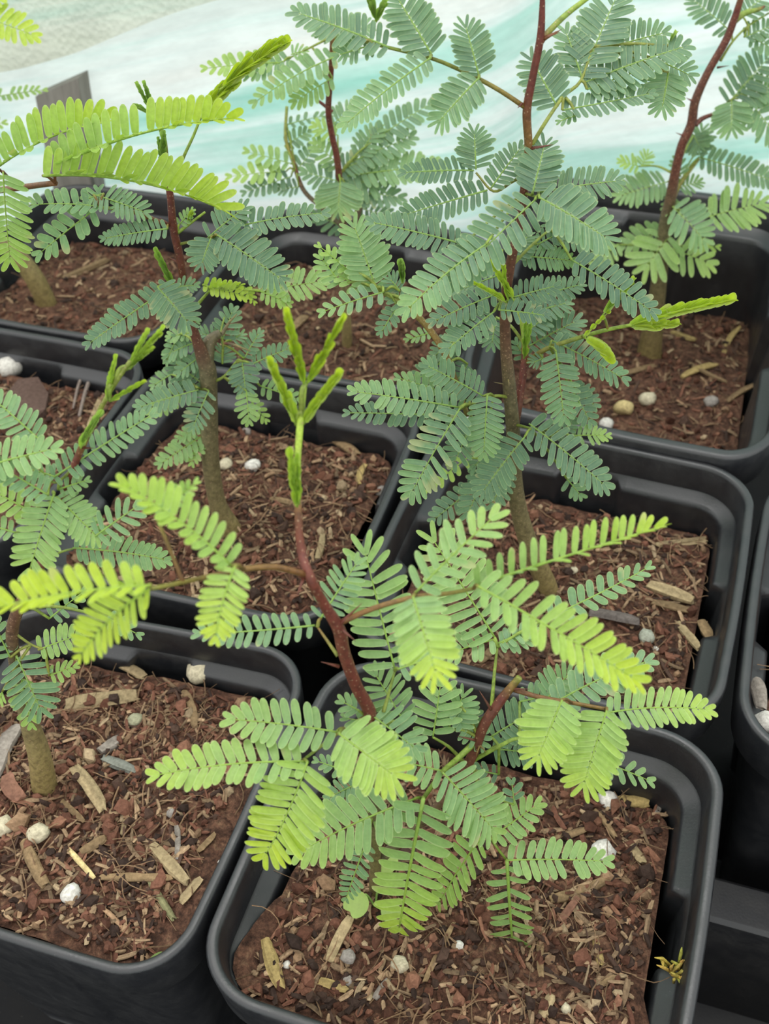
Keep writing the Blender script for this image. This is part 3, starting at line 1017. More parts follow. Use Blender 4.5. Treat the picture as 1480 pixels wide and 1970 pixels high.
# --- nearest pot
build_plant('A', 'A', (722, 1716), 'spreading seedling with red stem and lime leaf tips in the nearest pot',
  [(722, 1714, 24, 0.1), (722, 1560, 24, 0.15), (720, 1440, 25, 0.45), (712, 1372, 26, 0.52), (685, 1318, 25, 0.54), (662, 1255, 25, 0.52), (652, 1210, 26, 0.52), (625, 1165, 22, 0.55), (597, 1112, 21, 0.56), (580, 1060, 18, 0.56, -5), (574, 985, 15, 0.62, -10), (573, 890, 13, 0.93, -17), (577, 825, 14, 0.95, -22), (585, 745, 11, 0.97, -28)],
  branches=[[(735, 1650, 20, 0.2), (800, 1590, 19, 0.25), (870, 1520, 18, 0.4), (908, 1455, 20, 0.5), (930, 1398, 21, 0.5), (958, 1355, 20, 0.5), (984, 1322, 16, 0.68), (1000, 1303, 13, 0.8)]],
  thorns=[(655, 1200, 697, 1160, 9), (655, 1208, 685, 1234, 9), (652, 1282, 617, 1273, 8), (584, 1112, 552, 1092, 8), (584, 1112, 571, 1148, 8), (945, 1365, 922, 1328, 7, 0.45), (915, 1424, 880, 1416, 7, 0.45), (920, 1430, 937, 1448, 6, 0.72), (925, 1428, 916, 1455, 6, 0.72), (985, 1325, 1022, 1326, 6, 0.5)],
  sleeves=[(572, 975, 560, 872, 26, 0.8), (575, 970, 572, 880, 18, 0.75)],
  leaves=[
   dict(p=[(585, 740, 552, 608, 26, 16, 0.9, B_()), (590, 738, 656, 618, 26, 16, 0.9, B_()), (570, 818, 519, 700, 25, 15, 0.88, B_()), (584, 816, 652, 724, 25, 14, 0.9, B_())], k=0.2),
   dict(pet=[(590, 1106, 13), (530, 1091), (470, 1095), (415, 1106), (352, 1120), (288, 1133)], pc0=0.62, pc=0.78, k=0.3, off=16, p=[
     (444, 1088, 228, 925, 112, 14, (0.55, 0.78), dict(fu=38, cv=0.06, off=13)),
     (300, 992, 382, 925, 52, 8, (0.45, 0.6), dict(fu=28, off=9)),
     (290, 1126, -30, 1172, 112, 14, (0.85, 1.0), dict(fu=42, cv=0.03, off=22)),
     (288, 1132, 143, 1272, 104, 14, (0.85, 1.0), dict(cv=0.08, fold=22, roll=-18, off=22, tw=0.4)),
     (452, 1090, 410, 1242, 92, 12, (0.6, 0.95), dict(off=15, offt=22, cv=0.06, tw=0.5))]),
   dict(pet=[(655, 1198, 12), (720, 1170), (800, 1148), (860, 1142), (912, 1132)], pc0=0.62, pc=0.78, off=6, p=[
     (800, 1140, 963, 982, 118, 9, (0.3, 0.55), dict(off=9, fold=12, lw=0.74, ang=70, dmg=0.15)),
     (912, 1128, 1282, 1010, 104, 19, (0.45, 0.85), dict(fu=50, off=7, lw=0.72, cv=-0.03)),
     (920, 1128, 1238, 1316, 122, 18, (0.45, 0.98), dict(fu=32, off=12, offt=16, tw=0.7, fr=0.5)),
     (795, 1148, 845, 1315, 118, 13, (0.32, 0.95), dict(off=18, offt=24, tw=0.75))]),
   dict(pet=[(738, 1370, 8), (748, 1335), (760, 1290)], off=0, p=[
     (760, 1287, 697, 1040, 132, 12, (0.34, 0.46), dict(lw=0.62, ang=82, arch=0.02, tw=0.75, off=2, fold=2)),
     (767, 1287, 842, 1262, 62, 5, (0.25, 0.3), dict(off=4))]),
   dict(pet=[(650, 1262, 8), (632, 1236), (611, 1206)], pc=0.7, off=-3, p=[
     (617, 1190, 694, 1072, 78, 10, (0.12, 0.32), dict(lw=0.72)),
     (606, 1203, 372, 1220, 64, 13, (0.15, 0.2), dict(cv=-0.03, lw=0.78))]),
   dict(pet=[(946, 1365, 9), (951, 1300), (957, 1245)], pc0=0.86, pc=0.83, off=-2, p=[
     (952, 1226, 822, 1020, 132, 13, (0.34, 0.52), dict(lw=0.62, ang=80, arch=0.02)),
     (960, 1236, 1030, 1228, 52, 6, 0.2), (958, 1238, 1035, 1205, 45, 6, 0.2),
     (950, 1230, 848, 1262, 68, 7, 0.32), (1050, 1190, 1255, 1088, 64, 11, (0.2, 0.28), dict(cv=-0.04, fold=25))]),
   dict(p=[(776, 1386, 715, 1285, 88, 8, 0.25, dict(lw=0.7))], k=0.5),
   dict(p=[(833, 1418, 850, 1300, 98, 7, (0.33, 0.4), dict(off=4, lw=0.95))], off=4),
   dict(p=[(862, 1405, 897, 1325, 90, 8, 0.2, dict(lw=0.7)), (880, 1350, 935, 1440, 70, 8, 0.12)], off=0),
   dict(p=[(718, 1378, 812, 1450, 105, 7, (0.22, 0.26), dict(lw=0.95)), (692, 1368, 652, 1346, 54, 3, 0.22), (705, 1390, 660, 1380, 50, 3, 0.25)], off=4),
   dict(pet=[(708, 1376, 9), (662, 1402), (625, 1430), (582, 1463)], pc0=0.7, pc=0.85, off=8, p=[
     (648, 1408, 432, 1382, 94, 11, (0.32, 0.52), dict(off=8, cv=0.02)),
     (590, 1465, 286, 1492, 96, 15, (0.45, 0.72), dict(off=12, cv=0.04, fold=12)),
     (592, 1466, 502, 1664, 142, 15, (0.6, 0.95), dict(off=14, offt=14, cv=-0.05, tw=0.6, fold=5, up=0.25, jit=0.02)),
     (653, 1412, 775, 1505, 128, 13, (0.5, 0.8), dict(off=17, offt=22, tw=0.8))]),
   dict(pet=[(912, 1430, 13), (880, 1460), (850, 1487), (814, 1537)], pc0=0.86, pc=0.84, off=14, p=[
     (853, 1484, 738, 1458, 86, 7, (0.3, 0.34), dict(off=14)),
     (852, 1486, 962, 1610, 124, 12, (0.26, 0.46), dict(off=16, fold=12, arch=0.08)),
     (797, 1537, 560, 1646, 118, 13, (0.3, 0.6), dict(off=17, cv=0.03)),
     (815, 1536, 766, 1797, 132, 14, (0.34, 0.85), dict(off=20, offt=22, tw=0.72, up=0.3, jit=0.03, fold=4))]),
   dict(pet=[(905, 1455, 8), (925, 1530), (945, 1610), (975, 1655)], pc=0.85, off=4, p=[
     (928, 1608, 840, 1744, 82, 10, (0.5, 0.58), dict(off=5, dmg=0.1)),
     (976, 1655, 1178, 1657, 78, 12, (0.40, 0.44), dict(off=9, offt=12, cv=0.02)),
     (976, 1656, 991, 1862, 82, 12, (0.40, 0.46), dict(off=9, offt=24, up=0.3)),
     (948, 1610, 1042, 1543, 72, 8, 0.38), (990, 1548, 984, 1500, 48, 3, 0.05)]),
   dict(p=[(706, 1618, 664, 1735, 54, 10, (0.22, 0.24)), (705, 1500, 625, 1538, 56, 8, 0.12), (672, 1486, 604, 1462, 42, 5, 0.18), (722, 1515, 620, 1582, 64, 9, (0.25, 0.3)), (740, 1560, 690, 1600, 50, 6, 0.5)], k=0.4, off=0),
   dict(pet=[(988, 1326, 11), (1038, 1341), (1100, 1352), (1166, 1364)], pc0=0.6, pc=0.7, off=9, p=[
     (1082, 1346, 1028, 1475, 112, 12, (0.5, 0.82), dict(off=18, offt=22, tw=0.75)),
     (1168, 1366, 1118, 1528, 118, 14, (0.5, 0.78), dict(off=16, offt=21, tw=0.75)),
     (1166, 1372, 1374, 1364, 80, 14, (0.38, 0.75), dict(off=8, cv=0.06)),
     (1062, 1356, 1258, 1266, 84, 12, (0.16, 0.22), dict(off=2, cv=0.05))]),
   dict(pet=[(912, 1462, 10), (960, 1436), (1000, 1420), (1065, 1426)], pc0=0.86, pc=0.85, off=2, p=[
     (1062, 1428, 1258, 1505, 66, 9, (0.28, 0.34)), (1052, 1345, 1105, 1285, 82, 7, 0.2),
     (944, 1418, 1045, 1358, 88, 9, (0.10, 0.14), dict(off=-3)), (946, 1440, 1055, 1452, 66, 9, (0.08, 0.1), dict(off=-4)), (1000, 1350, 1110, 1330, 70, 8, 0.16, dict(off=-3)),
     (960, 1490, 900, 1478, 40, 4, 0.05, dict(off=-4))]),
  ])

# --- lower left pot
build_plant('B', 'B', (85, 1512), 'seedling with thick olive stem base in the lower left pot',
  [(85, 1508, 50, 0.0), (75, 1450, 44, 0.02), (55, 1385, 36, 0.1), (32, 1290, 26, 0.2), (24, 1210, 24, 0.35), (52, 1135, 22, 0.4), (84, 1076, 18, 0.48), (108, 1000, 16, 0.52), (130, 930, 15, 0.54), (150, 878, 14, 0.56), (168, 838, 13, 0.75), (205, 765, 9, 0.8), (250, 695, 8, 0.82)],
  thorns=[(160, 862, 182, 862, 6), (88, 1078, 70, 1068, 6)],
  sleeves=[(155, 862, 192, 798, 22, 0.62), (160, 850, 186, 806, 16, 0.6)],
  leaves=[
   dict(p=[(206, 770, 222, 690, 16, 9, 0.72, B_()), (212, 772, 274, 736, 15, 9, 0.78, B_()), (250, 706, 284, 640, 15, 9, 0.72, B_()), (252, 704, 306, 645, 15, 9, 0.78, B_()), (252, 708, 312, 632, 15, 9, 0.72, B_()), (246, 710, 292, 672, 13, 8, 0.75, B_())], k=0.2),
   dict(pet=[(145, 895, 6), (118, 922), (98, 925), (60, 880)], p=[
     (98, 922, 300, 793, 64, 16, (0.14, 0.2), dict(lw=0.78)), (80, 850, -30, 752, 74, 11, 0.18), (-30, 898, 116, 860, 84, 9, (0.3, 0.36), dict(off=6)), (108, 918, 50, 900, 56, 5, 0.2),
     (92, 952, -20, 888, 66, 10, (0.2, 0.25), dict(off=6)), (112, 942, 172, 922, 44, 5, 0.25)], k=0.3),
   dict(pet=[(112, 1000, 7), (106, 965), (104, 950)], off=8, p=[
     (104, 950, 52, 1112, 94, 14, (0.34, 0.55), dict(off=10, tw=0.8)),
     (108, 955, 196, 1042, 78, 12, (0.28, 0.5), dict(off=8)), (180, 1034, 272, 968, 80, 6, 0.2, dict(lw=0.7)), (60, 985, -30, 935, 66, 6, (0.55, 0.6), dict(off=6)), (30, 1025, -40, 1005, 50, 5, 0.3)], k=0.4),
   dict(pet=[(84, 1080, 6), (112, 1064), (145, 1054)], off=4, p=[(140, 1054, 330, 1078, 66, 15, (0.2, 0.32), dict(cv=0.05, roll=20))], k=0.4),
   dict(p=[(200, 1186, 272, 1224, 46, 4, 0.14), (95, 1190, 165, 1135, 46, 5, 0.2)], k=0.4, off=-2),
   dict(pet=[(24, 1215, 6), (60, 1240), (88, 1250)], pc=0.78, p=[
     (74, 1250, 172, 1215, 62, 8, (0.5, 0.5), dict(fu=20)), (95, 1300, 150, 1280, 44, 5, 0.5), (20, 1265, -20, 1180, 50, 6, 0.2), (5, 1330, -5, 1355, 40, 3, 0.55)], off=0, k=0.3),
   dict(p=[(32, 1262, 84, 1378, 98, 9, (0.12, 0.16), dict(off=10, lw=0.8, tw=0.75)), (40, 1300, 62, 1402, 62, 8, (0.5, 0.58), dict(off=4)), (80, 1355, 98, 1352, 30, 3, 0.4)], k=0.4, off=6),
  ])

# --- middle pot
build_plant('C', 'C', (440, 1020), 'seedling with forked woody stem and a dead broken stub in the middle pot',
  [(440, 1016, 48, 0.02), (418, 965, 34, 0.12), (405, 880, 34, 0.15), (403, 780, 32, 0.18), (400, 715, 34, 0.2), (392, 690, 30, 0.3), (376, 645, 19, 0.45), (360, 585, 16, 0.46), (347, 500, 16, 0.5), (334, 440, 16, 0.52), (328, 380, 14, 0.53), (320, 322, 13, 0.6), (314, 262, 10, 0.9), (292, 212, 8, 0.9)],
  branches=[[(398, 700, 26, 0.2), (402, 662, 25, 0.22), (412, 648, 20, 0.22), (424, 640, 14, 0.2)], [(428, 642, 8, 0.2), (440, 622, 5, 0.1), (456, 604, 2, 0.05)], [(430, 660, 5, 0.72), (452, 664, 5, 0.1), (482, 676, 2, 0.1)]],
  thorns=[(326, 432, 306, 418, 6), (345, 506, 322, 494, 6, 0.5), (316, 316, 303, 292, 5, 0.2), (318, 316, 324, 298, 5, 0.2)],
  sleeves=[(318, 318, 316, 262, 18, 0.55), (314, 318, 306, 270, 12, 0.5), (338, 556, 304, 488, 22, 0.6)],
  leaves=[
   dict(p=[(290, 214, 265, 166, 14, 7, 0.5, B_()), (294, 212, 279, 164, 14, 7, 0.5, B_()), (288, 218, 262, 206, 12, 6, 0.55, B_()), (300, 214, 302, 205, 10, 4, 0.6, B_())], k=0.1),
   dict(pet=[(338, 345, 7), (352, 305), (372, 262), (390, 220), (415, 190)], pc0=0.8, pc=0.92, off=4, k=0.2, p=[(388, 224, 446, 166, 34, 9, (0.95, 1.0), B_()), (430, 168, 540, 88, 36, 17, (0.95, 1.0), B_(off=6))]),
   dict(pet=[(324, 434, 10), (272, 413), (240, 404), (193, 399)], pc0=0.6, pc=0.82, off=4, p=[
     (196, 398, 42, 394, 62, 9, (0.15, 0.3), dict(fold=20, cv=0.03)), (180, 374, 290, 412, 66, 11, (0.12, 0.16), dict(lw=0.8)), (200, 372, 160, 385, 46, 4, 0.15),
     (184, 402, 68, 494, 70, 8, (0.2, 0.24), dict(miss=0.22, dmg=0.25)), (322, 440, 193, 460, 50, 14, (0.05, 0.1)), (255, 400, 215, 395, 50, 5, 0.1)], k=0.3),
   dict(pet=[(342, 448, 7), (368, 428), (395, 408)], pc0=0.85, pc=0.9, k=0.2, p=[(362, 432, 368, 412, 12, 5, 0.85, B_()), (345, 432, 372, 402, 30, 5, 0.3)]),
   dict(pet=[(345, 470, 6), (380, 462), (412, 458)], pc=0.75, off=6, p=[
     (400, 458, 478, 394, 74, 9, (0.03, 0.05)), (448, 438, 632, 408, 60, 13, (0.02, 0.08), dict(cv=0.02)),
     (418, 452, 554, 546, 98, 14, (0.02, 0.06), dict(dmg=0.08, off=9)), (406, 458, 384, 520, 74, 8, (0.02, 0.05), dict(off=8))], k=0.3),
   dict(pet=[(352, 548, 6), (338, 550), (326, 552)], off=5, p=[
     (330, 552, 164, 666, 60, 16, (0.05, 0.08), dict(fold=15)), (303, 552, 372, 632, 86, 11, (0.06, 0.08), dict(dmg=0.3, off=9)), (340, 552, 382, 548, 38, 5, 0.06), (300, 600, 385, 620, 34, 6, 0.2, dict(off=-3))], k=0.35),
   dict(pet=[(372, 596, 7), (392, 572), (405, 558)], pc0=0.85, pc=0.92, off=3, p=[
     (390, 548, 482, 572, 44, 9, (0.8, 0.92), dict(jit=0.5, fold=35)), (400, 558, 470, 548, 32, 8, (0.85, 0.9), dict(jit=0.6, fold=40)), (470, 552, 492, 584, 26, 4, 0.75),
     (512, 560, 628, 540, 78, 9, (0.45, 0.5), dict(off=0)), (500, 560, 560, 585, 44, 6, 0.5)], k=0.3),
   dict(pet=[(404, 770, 6), (388, 750), (380, 745)], off=7, p=[(382, 750, 260, 786, 58, 11, (0.06, 0.14)), (392, 740, 325, 690, 78, 7, 0.03, dict(off=3)), (402, 752, 368, 830, 58, 10, (0.06, 0.12), dict(dmg=0.2)), (345, 755, 285, 800, 46, 7, 0.4, dict(off=-3)), (330, 720, 290, 745, 40, 6, 0.2, dict(off=-6))], k=0.4),
   dict(pet=[(405, 735, 7), (430, 725), (455, 695)], off=3, p=[(466, 694, 474, 762, 60, 8, (0.03, 0.06)), (474, 752, 480, 818, 50, 6, (0.38, 0.45)), (486, 700, 562, 668, 44, 8, 0.04), (500, 742, 580, 770, 42, 7, 0.3, dict(off=-2)), (482, 770, 515, 812, 34, 5, 0.5, dict(off=-3))], k=0.4),
   dict(pet=[(430, 662, 5), (425, 640), (432, 610)], off=-3, p=[(428, 655, 450, 590, 56, 6, (0.05, 0.1)), (470, 690, 502, 635, 42, 7, 0.05), (428, 700, 432, 660, 48, 6, 0.05), (420, 650, 380, 640, 46, 5, 0.08), (445, 655, 470, 640, 40, 4, 0.1)], k=0.4),
   dict(p=[(398, 832, 303, 896, 50, 10, (0.35, 0.42), dict(jit=0.3)), (384, 848, 368, 896, 38, 5, 0.45), (385, 820, 335, 850, 36, 6, 0.3)], k=0.4, off=2),
   dict(p=[(372, 660, 315, 685, 48, 6, 0.1), (368, 640, 320, 650, 40, 5, 0.3), (380, 690, 340, 720, 44, 5, 0.08), (345, 640, 318, 700, 34, 6, 0.12)], k=0.4, off=-4),
  ])

# --- tall bushy plant
build_plant('D', 'D', (1052, 1130), 'tallest bushy blue-green seedling right of centre, its red stem leaving the picture at the top',
  [(1052, 1126, 40, 0.02), (1012, 1030, 36, 0.12), (992, 940, 32, 0.15), (988, 840, 28, 0.18), (980, 740, 26, 0.22), (973, 660, 22, 0.35), (973, 580, 20, 0.42), (984, 500, 19, 0.45), (1000, 430, 17, 0.48), (1009, 365, 17, 0.5), (1017, 290, 16, 0.66), (1014, 214, 17, 0.6), (1025, 150, 15, 0.53), (1040, 72, 15, 0.53), (1044, 0, 11, 0.55), (1046, -60, 10, 0.55)],
  branches=[[(992, 815, 17, 0.4), (1003, 745, 16, 0.52), (1010, 690, 15, 0.58), (1009, 640, 13, 0.9), (1000, 600, 11, 0.92)],
            [(1040, 80, 14, 0.55), (1055, 62, 12, 0.78), (1085, 32, 11, 0.85), (1115, 8, 10, 0.9), (1140, -10, 8, 0.9)],
            [(900, 800, 10, 0.75), (860, 690, 13, 0.7), (835, 645, 13, 0.72), (800, 605, 12, 0.74), (760, 575, 9, 0.8), (715, 555, 7, 0.82)]],
  thorns=[(1022, 286, 1065, 278, 8), (1048, 74, 1082, 56, 9, 0.6), (1046, 74, 1078, 62, 6, 0.6), (985, 742, 950, 735, 5, 0.1), (978, 725, 980, 745, 5, 0.05), (1004, 200, 996, 208, 6), (800, 605, 778, 618, 5)],
  sleeves=[(1008, 690, 1010, 622, 16, 0.7), (1008, 690, 1022, 606, 14, 0.68), (775, 545, 772, 508, 20, 0.55), (724, 40, 712, 0, 24, 0.6), (724, 42, 740, 8, 18, 0.6)],
  leaves=[
   dict(pet=[(1010, 206, 10), (965, 176), (922, 152), (880, 132), (830, 112), (750, 92), (700, 80)], pc0=0.72, pc=0.85, off=4, k=0.2, p=[
     (832, 108, 755, -20, 96, 14, (0.06, 0.12), dict(lw=0.66)), (828, 112, 656, 246, 78, 17, (0.12, 0.28), dict(off=8)), (922, 148, 892, 36, 84, 11, (0.05, 0.1), dict(lw=0.68)), (922, 150, 834, 246, 92, 13, (0.1, 0.22), dict(off=8)),
     (750, 92, 560, 20, 80, 15, (0.05, 0.1)), (720, 86, 640, 110, 60, 8, 0.08)]),
   dict(pet=[(1022, 282, 9), (1050, 235), (1085, 185), (1118, 155), (1140, 90)], pc=0.8, off=0, k=0.3, p=[
     (1118, 155, 1192, -20, 108, 15, (0.03, 0.06), dict(lw=0.66)), (1072, 205, 1015, 100, 92, 12, (0.02, 0.05), dict(lw=0.66)), (1122, 160, 1330, 85, 84, 15, (0.05, 0.08)), (1120, 150, 1085, 50, 80, 10, 0.03),
     (1082, 212, 1262, 178, 62, 15, (0.04, 0.08), dict(cv=-0.05)), (1130, 172, 1250, 130, 80, 10, 0.05), (1180, 90, 1290, 60, 78, 10, 0.05, dict(off=-6)), (1286, 140, 1272, 222, 86, 11, (0.14, 0.2), dict(off=-2)), (1250, 110, 1340, 150, 80, 9, 0.06, dict(off=-6)), (1110, 222, 1072, 235, 34, 4, 0.1),
     (1285, 88, 1298, 68, 14, 4, 0.6, B_())]),
   dict(pet=[(1012, 335, 7), (985, 350), (950, 368), (916, 332)], pc=0.78, off=0, k=0.3, p=[
     (916, 326, 912, 243, 76, 10, (0.06, 0.1), dict(lw=0.68)), (912, 328, 770, 332, 54, 12, (0.0, 0.03)), (945, 362, 1008, 276, 62, 10, 0.02), (938, 366, 764, 418, 66, 15, (0.02, 0.05), dict(fu=15))]),
   dict(pet=[(1010, 372, 7), (1024, 376), (1036, 380)], off=8, k=0.35, p=[
     (1025, 372, 1052, 264, 86, 12, (0.02, 0.05), dict(lw=0.74)), (1036, 370, 1200, 346, 74, 15, (0.06, 0.1), dict(off=4)), (1038, 380, 1186, 470, 122, 15, (0.06, 0.12), dict(off=14, dmg=0.12)),
     (1030, 384, 862, 548, 108, 14, (0.05, 0.1), dict(off=12, dmg=0.1)), (935, 470, 772, 605, 92, 14, (0.05, 0.3), dict(off=14, cv=0.04)), (892, 470, 705, 425, 70, 15, (0.03, 0.08), dict(off=4))]),
   dict(pet=[(985, 512, 7), (1020, 475), (1060, 440), (1090, 420)], off=-4, k=0.3, p=[
     (1060, 445, 1165, 475, 66, 10, 0.03), (1070, 440, 1050, 405, 50, 5, 0.05), (1000, 492, 1108, 502, 52, 12, (0.02, 0.3)), (985, 495, 1022, 445, 62, 9, 0.02), (1100, 500, 1265, 606, 80, 13, (0.02, 0.03), dict(off=0)), (1035, 470, 1095, 440, 50, 7, 0.03)]),
   dict(p=[(988, 572, 1078, 548, 58, 9, (0.03, 0.04)), (960, 596, 1058, 608, 50, 9, (0.0, 0.02), dict(dmg=0.3, off=8)), (955, 566, 826, 622, 66, 10, (0.03, 0.05), dict(dmg=0.1)), (950, 600, 852, 680, 72, 10, (0.04, 0.1), dict(off=8, dmg=0.1)), (1040, 570, 1125, 545, 58, 8, 0.0, dict(off=-8)), (900, 540, 830, 575, 60, 8, 0.02, dict(off=-6)), (960, 530, 880, 560, 66, 8, 0.02, dict(off=-5))], off=6, k=0.35),
   dict(p=[(1015, 668, 1120, 612, 84, 10, (0.03, 0.06)), (1010, 640, 1075, 595, 60, 7, 0.0), (1012, 690, 990, 655, 44, 4, 0.03), (1030, 600, 1100, 580, 60, 8, 0.0), (955, 610, 945, 672, 64, 7, (0.04, 0.12))], off=-4, k=0.35),
   dict(pet=[(1012, 695, 6), (1035, 682), (1058, 668)], off=4, k=0.35, p=[(1062, 655, 1210, 734, 70, 14, (0.05, 0.14)), (1070, 676, 1086, 815, 76, 13, (0.08, 0.2), dict(off=8)), (1092, 735, 1140, 818, 58, 7, 0.0, dict(off=-4)), (1105, 745, 1150, 785, 50, 6, 0.0, dict(off=-5)), (1045, 690, 1020, 700, 40, 4, 0.04)]),
   dict(pet=[(1010, 700, 11), (1050, 672), (1120, 648), (1170, 634), (1216, 625)], pc0=0.72, pc=0.92, off=8, k=0.25, p=[(1208, 628, 1400, 580, 30, 14, (0.85, 0.98), B_()), (1214, 628, 1294, 626, 24, 9, (0.9, 0.98), B_(cv=-0.1)), (1124, 648, 1172, 600, 8, 5, 0.9, B_()), (1160, 606, 1212, 546, 24, 7, (0.7, 0.8), B_()), (1126, 650, 1168, 688, 26, 7, 0.9, B_(jit=0.5))]),
   dict(p=[(990, 580, 930, 486, 15, 9, 0.85, B_()), (978, 578, 966, 488, 14, 9, 0.82, B_()), (975, 582, 914, 546, 13, 8, 0.85, B_())], off=8, k=0.2),
   dict(pet=[(985, 815, 7), (1005, 820), (1022, 824)], off=6, k=0.4, p=[(1018, 815, 1174, 942, 90, 13, (0.05, 0.1)), (1100, 838, 1175, 838, 44, 8, (0.3, 0.6), dict(off=-2)), (1090, 920, 1122, 958, 48, 4, 0.12, dict(off=-2)), (1010, 840, 920, 958, 92, 13, (0.04, 0.08), dict(off=10)), (1060, 840, 1110, 810, 50, 6, 0.03, dict(off=-3))]),
   dict(pet=[(985, 765, 7), (950, 762), (905, 778)], pc=0.84, off=9, k=0.35, p=[(938, 760, 930, 885, 74, 12, (0.08, 0.3), dict(off=14)), (885, 786, 784, 962, 100, 14, (0.08, 0.25), dict(off=14, dmg=0.3, miss=0.08)), (884, 784, 672, 752, 70, 15, (0.06, 0.35), dict(off=9, dmg=0.12)), (930, 762, 812, 698, 70, 13, (0.05, 0.14), dict(off=5)),
     (900, 770, 760, 725, 50, 10, 0.2, dict(off=0)), (870, 800, 662, 794, 52, 14, 0.0, dict(off=-4)), (908, 815, 870, 902, 66, 8, 0.0, dict(off=2)), (945, 790, 900, 850, 60, 7, 0.02, dict(off=2))]),
   dict(p=[(900, 880, 815, 950, 40, 6, (0.6, 0.75), dict(dmg=0.2)), (925, 930, 828, 1005, 54, 9, 0.0, dict(off=-4)), (945, 890, 895, 1000, 70, 9, 0.02), (960, 850, 905, 905, 60, 7, 0.02), (975, 900, 945, 980, 60, 7, 0.03, dict(off=3))], off=0, k=0.4),
   dict(p=[(725, 560, 676, 418, 98, 14, (0.25, 0.3), dict(lw=0.68, off=0)), (738, 562, 614, 602, 56, 7, (0.08, 0.4), dict(off=4)), (700, 555, 640, 525, 50, 5, 0.4), (655, 545, 612, 488, 60, 6, (0.35, 0.45)), (670, 520, 610, 470, 40, 4, 0.5), (770, 560, 745, 530, 50, 5, 0.02), (765, 590, 730, 645, 44, 6, 0.03), (800, 600, 740, 560, 50, 7, 0.03)], k=0.3),
   dict(p=[(860, 690, 790, 740, 50, 8, 0.03), (845, 700, 880, 640, 50, 7, 0.02), (830, 640, 780, 655, 34, 5, (0.3, 0.4)), (880, 650, 830, 690, 50, 7, 0.02), (900, 700, 870, 750, 50, 6, 0.0)], off=-3, k=0.4),
  ])

# --- back middle pot
build_plant('E', 'E', (668, 664), 'thin blurred seedling against the plastic wall, behind and between the two tallest stems',
  [(668, 660, 20, 0.05), (665, 560, 17, 0.1), (662, 450, 15, 0.3), (650, 315, 13, 0.5), (640, 265, 12, 0.52), (632, 212, 12, 0.54), (637, 140, 11, 0.55), (640, 60, 9, 0.7), (640, 20, 7, 0.8)],
  branches=[[(640, 215, 7, 0.5), (618, 198, 6, 0.55), (608, 190, 4, 0.6)], [(664, 440, 10, 0.2), (620, 400, 9, 0.25), (584, 365, 9, 0.3), (564, 310, 8, 0.7), (550, 265, 7, 0.78), (552, 205, 6, 0.82)], [(664, 500, 12, 0.2), (690, 410, 10, 0.3), (705, 340, 9, 0.3), (712, 250, 6, 0.7)]],
  leaves=[
   dict(p=[(648, 108, 484, 200, 56, 12, (0.2, 0.42), dict(off=6, cv=0.05)), (648, 100, 690, 60, 60, 7, 0.15), (645, 70, 600, 40, 60, 7, 0.1), (650, 60, 720, 50, 70, 8, 0.08)], k=0.25),
   dict(pet=[(640, 70, 5), (600, 90), (560, 110)], p=[(560, 112, 470, 150, 50, 8, 0.15), (545, 120, 388, 132, 50, 10, (0.4, 0.6)), (560, 105, 590, 95, 40, 4, 0.3), (640, 150, 560, 200, 60, 8, (0.3, 0.5))], k=0.2),
   dict(p=[(655, 350, 580, 330, 56, 7, 0.08), (650, 330, 720, 300, 60, 8, 0.08), (655, 320, 600, 270, 56, 7, (0.2, 0.5)), (660, 340, 860, 318, 70, 15, (0.15, 0.4)), (655, 350, 650, 420, 96, 9, (0.15, 0.4), dict(off=8)), (650, 340, 740, 360, 90, 9, 0.08), (670, 370, 780, 380, 66, 9, 0.03), (680, 310, 800, 260, 70, 10, 0.1), (720, 270, 835, 195, 60, 10, 0.06), (690, 300, 730, 240, 60, 7, 0.15), (650, 260, 600, 240, 50, 5, 0.5), (640, 240, 690, 200, 60, 7, 0.15)], k=0.3),
   dict(p=[(560, 315, 470, 290, 46, 6, (0.4, 0.55)), (550, 330, 435, 340, 50, 7, (0.5, 0.65)), (560, 340, 465, 372, 44, 8, 0.0), (575, 360, 530, 365, 44, 5, 0.02), (570, 330, 620, 270, 44, 7, 0.06), (548, 280, 600, 250, 40, 6, 0.1), (552, 240, 640, 220, 36, 6, 0.1)], k=0.3),
   dict(p=[(690, 400, 760, 420, 60, 7, 0.04), (665, 440, 600, 410, 56, 6, 0.04), (660, 470, 720, 480, 50, 6, 0.1), (668, 520, 620, 540, 40, 5, 0.1), (700, 330, 770, 300, 60, 8, 0.08)], k=0.3),
  ])

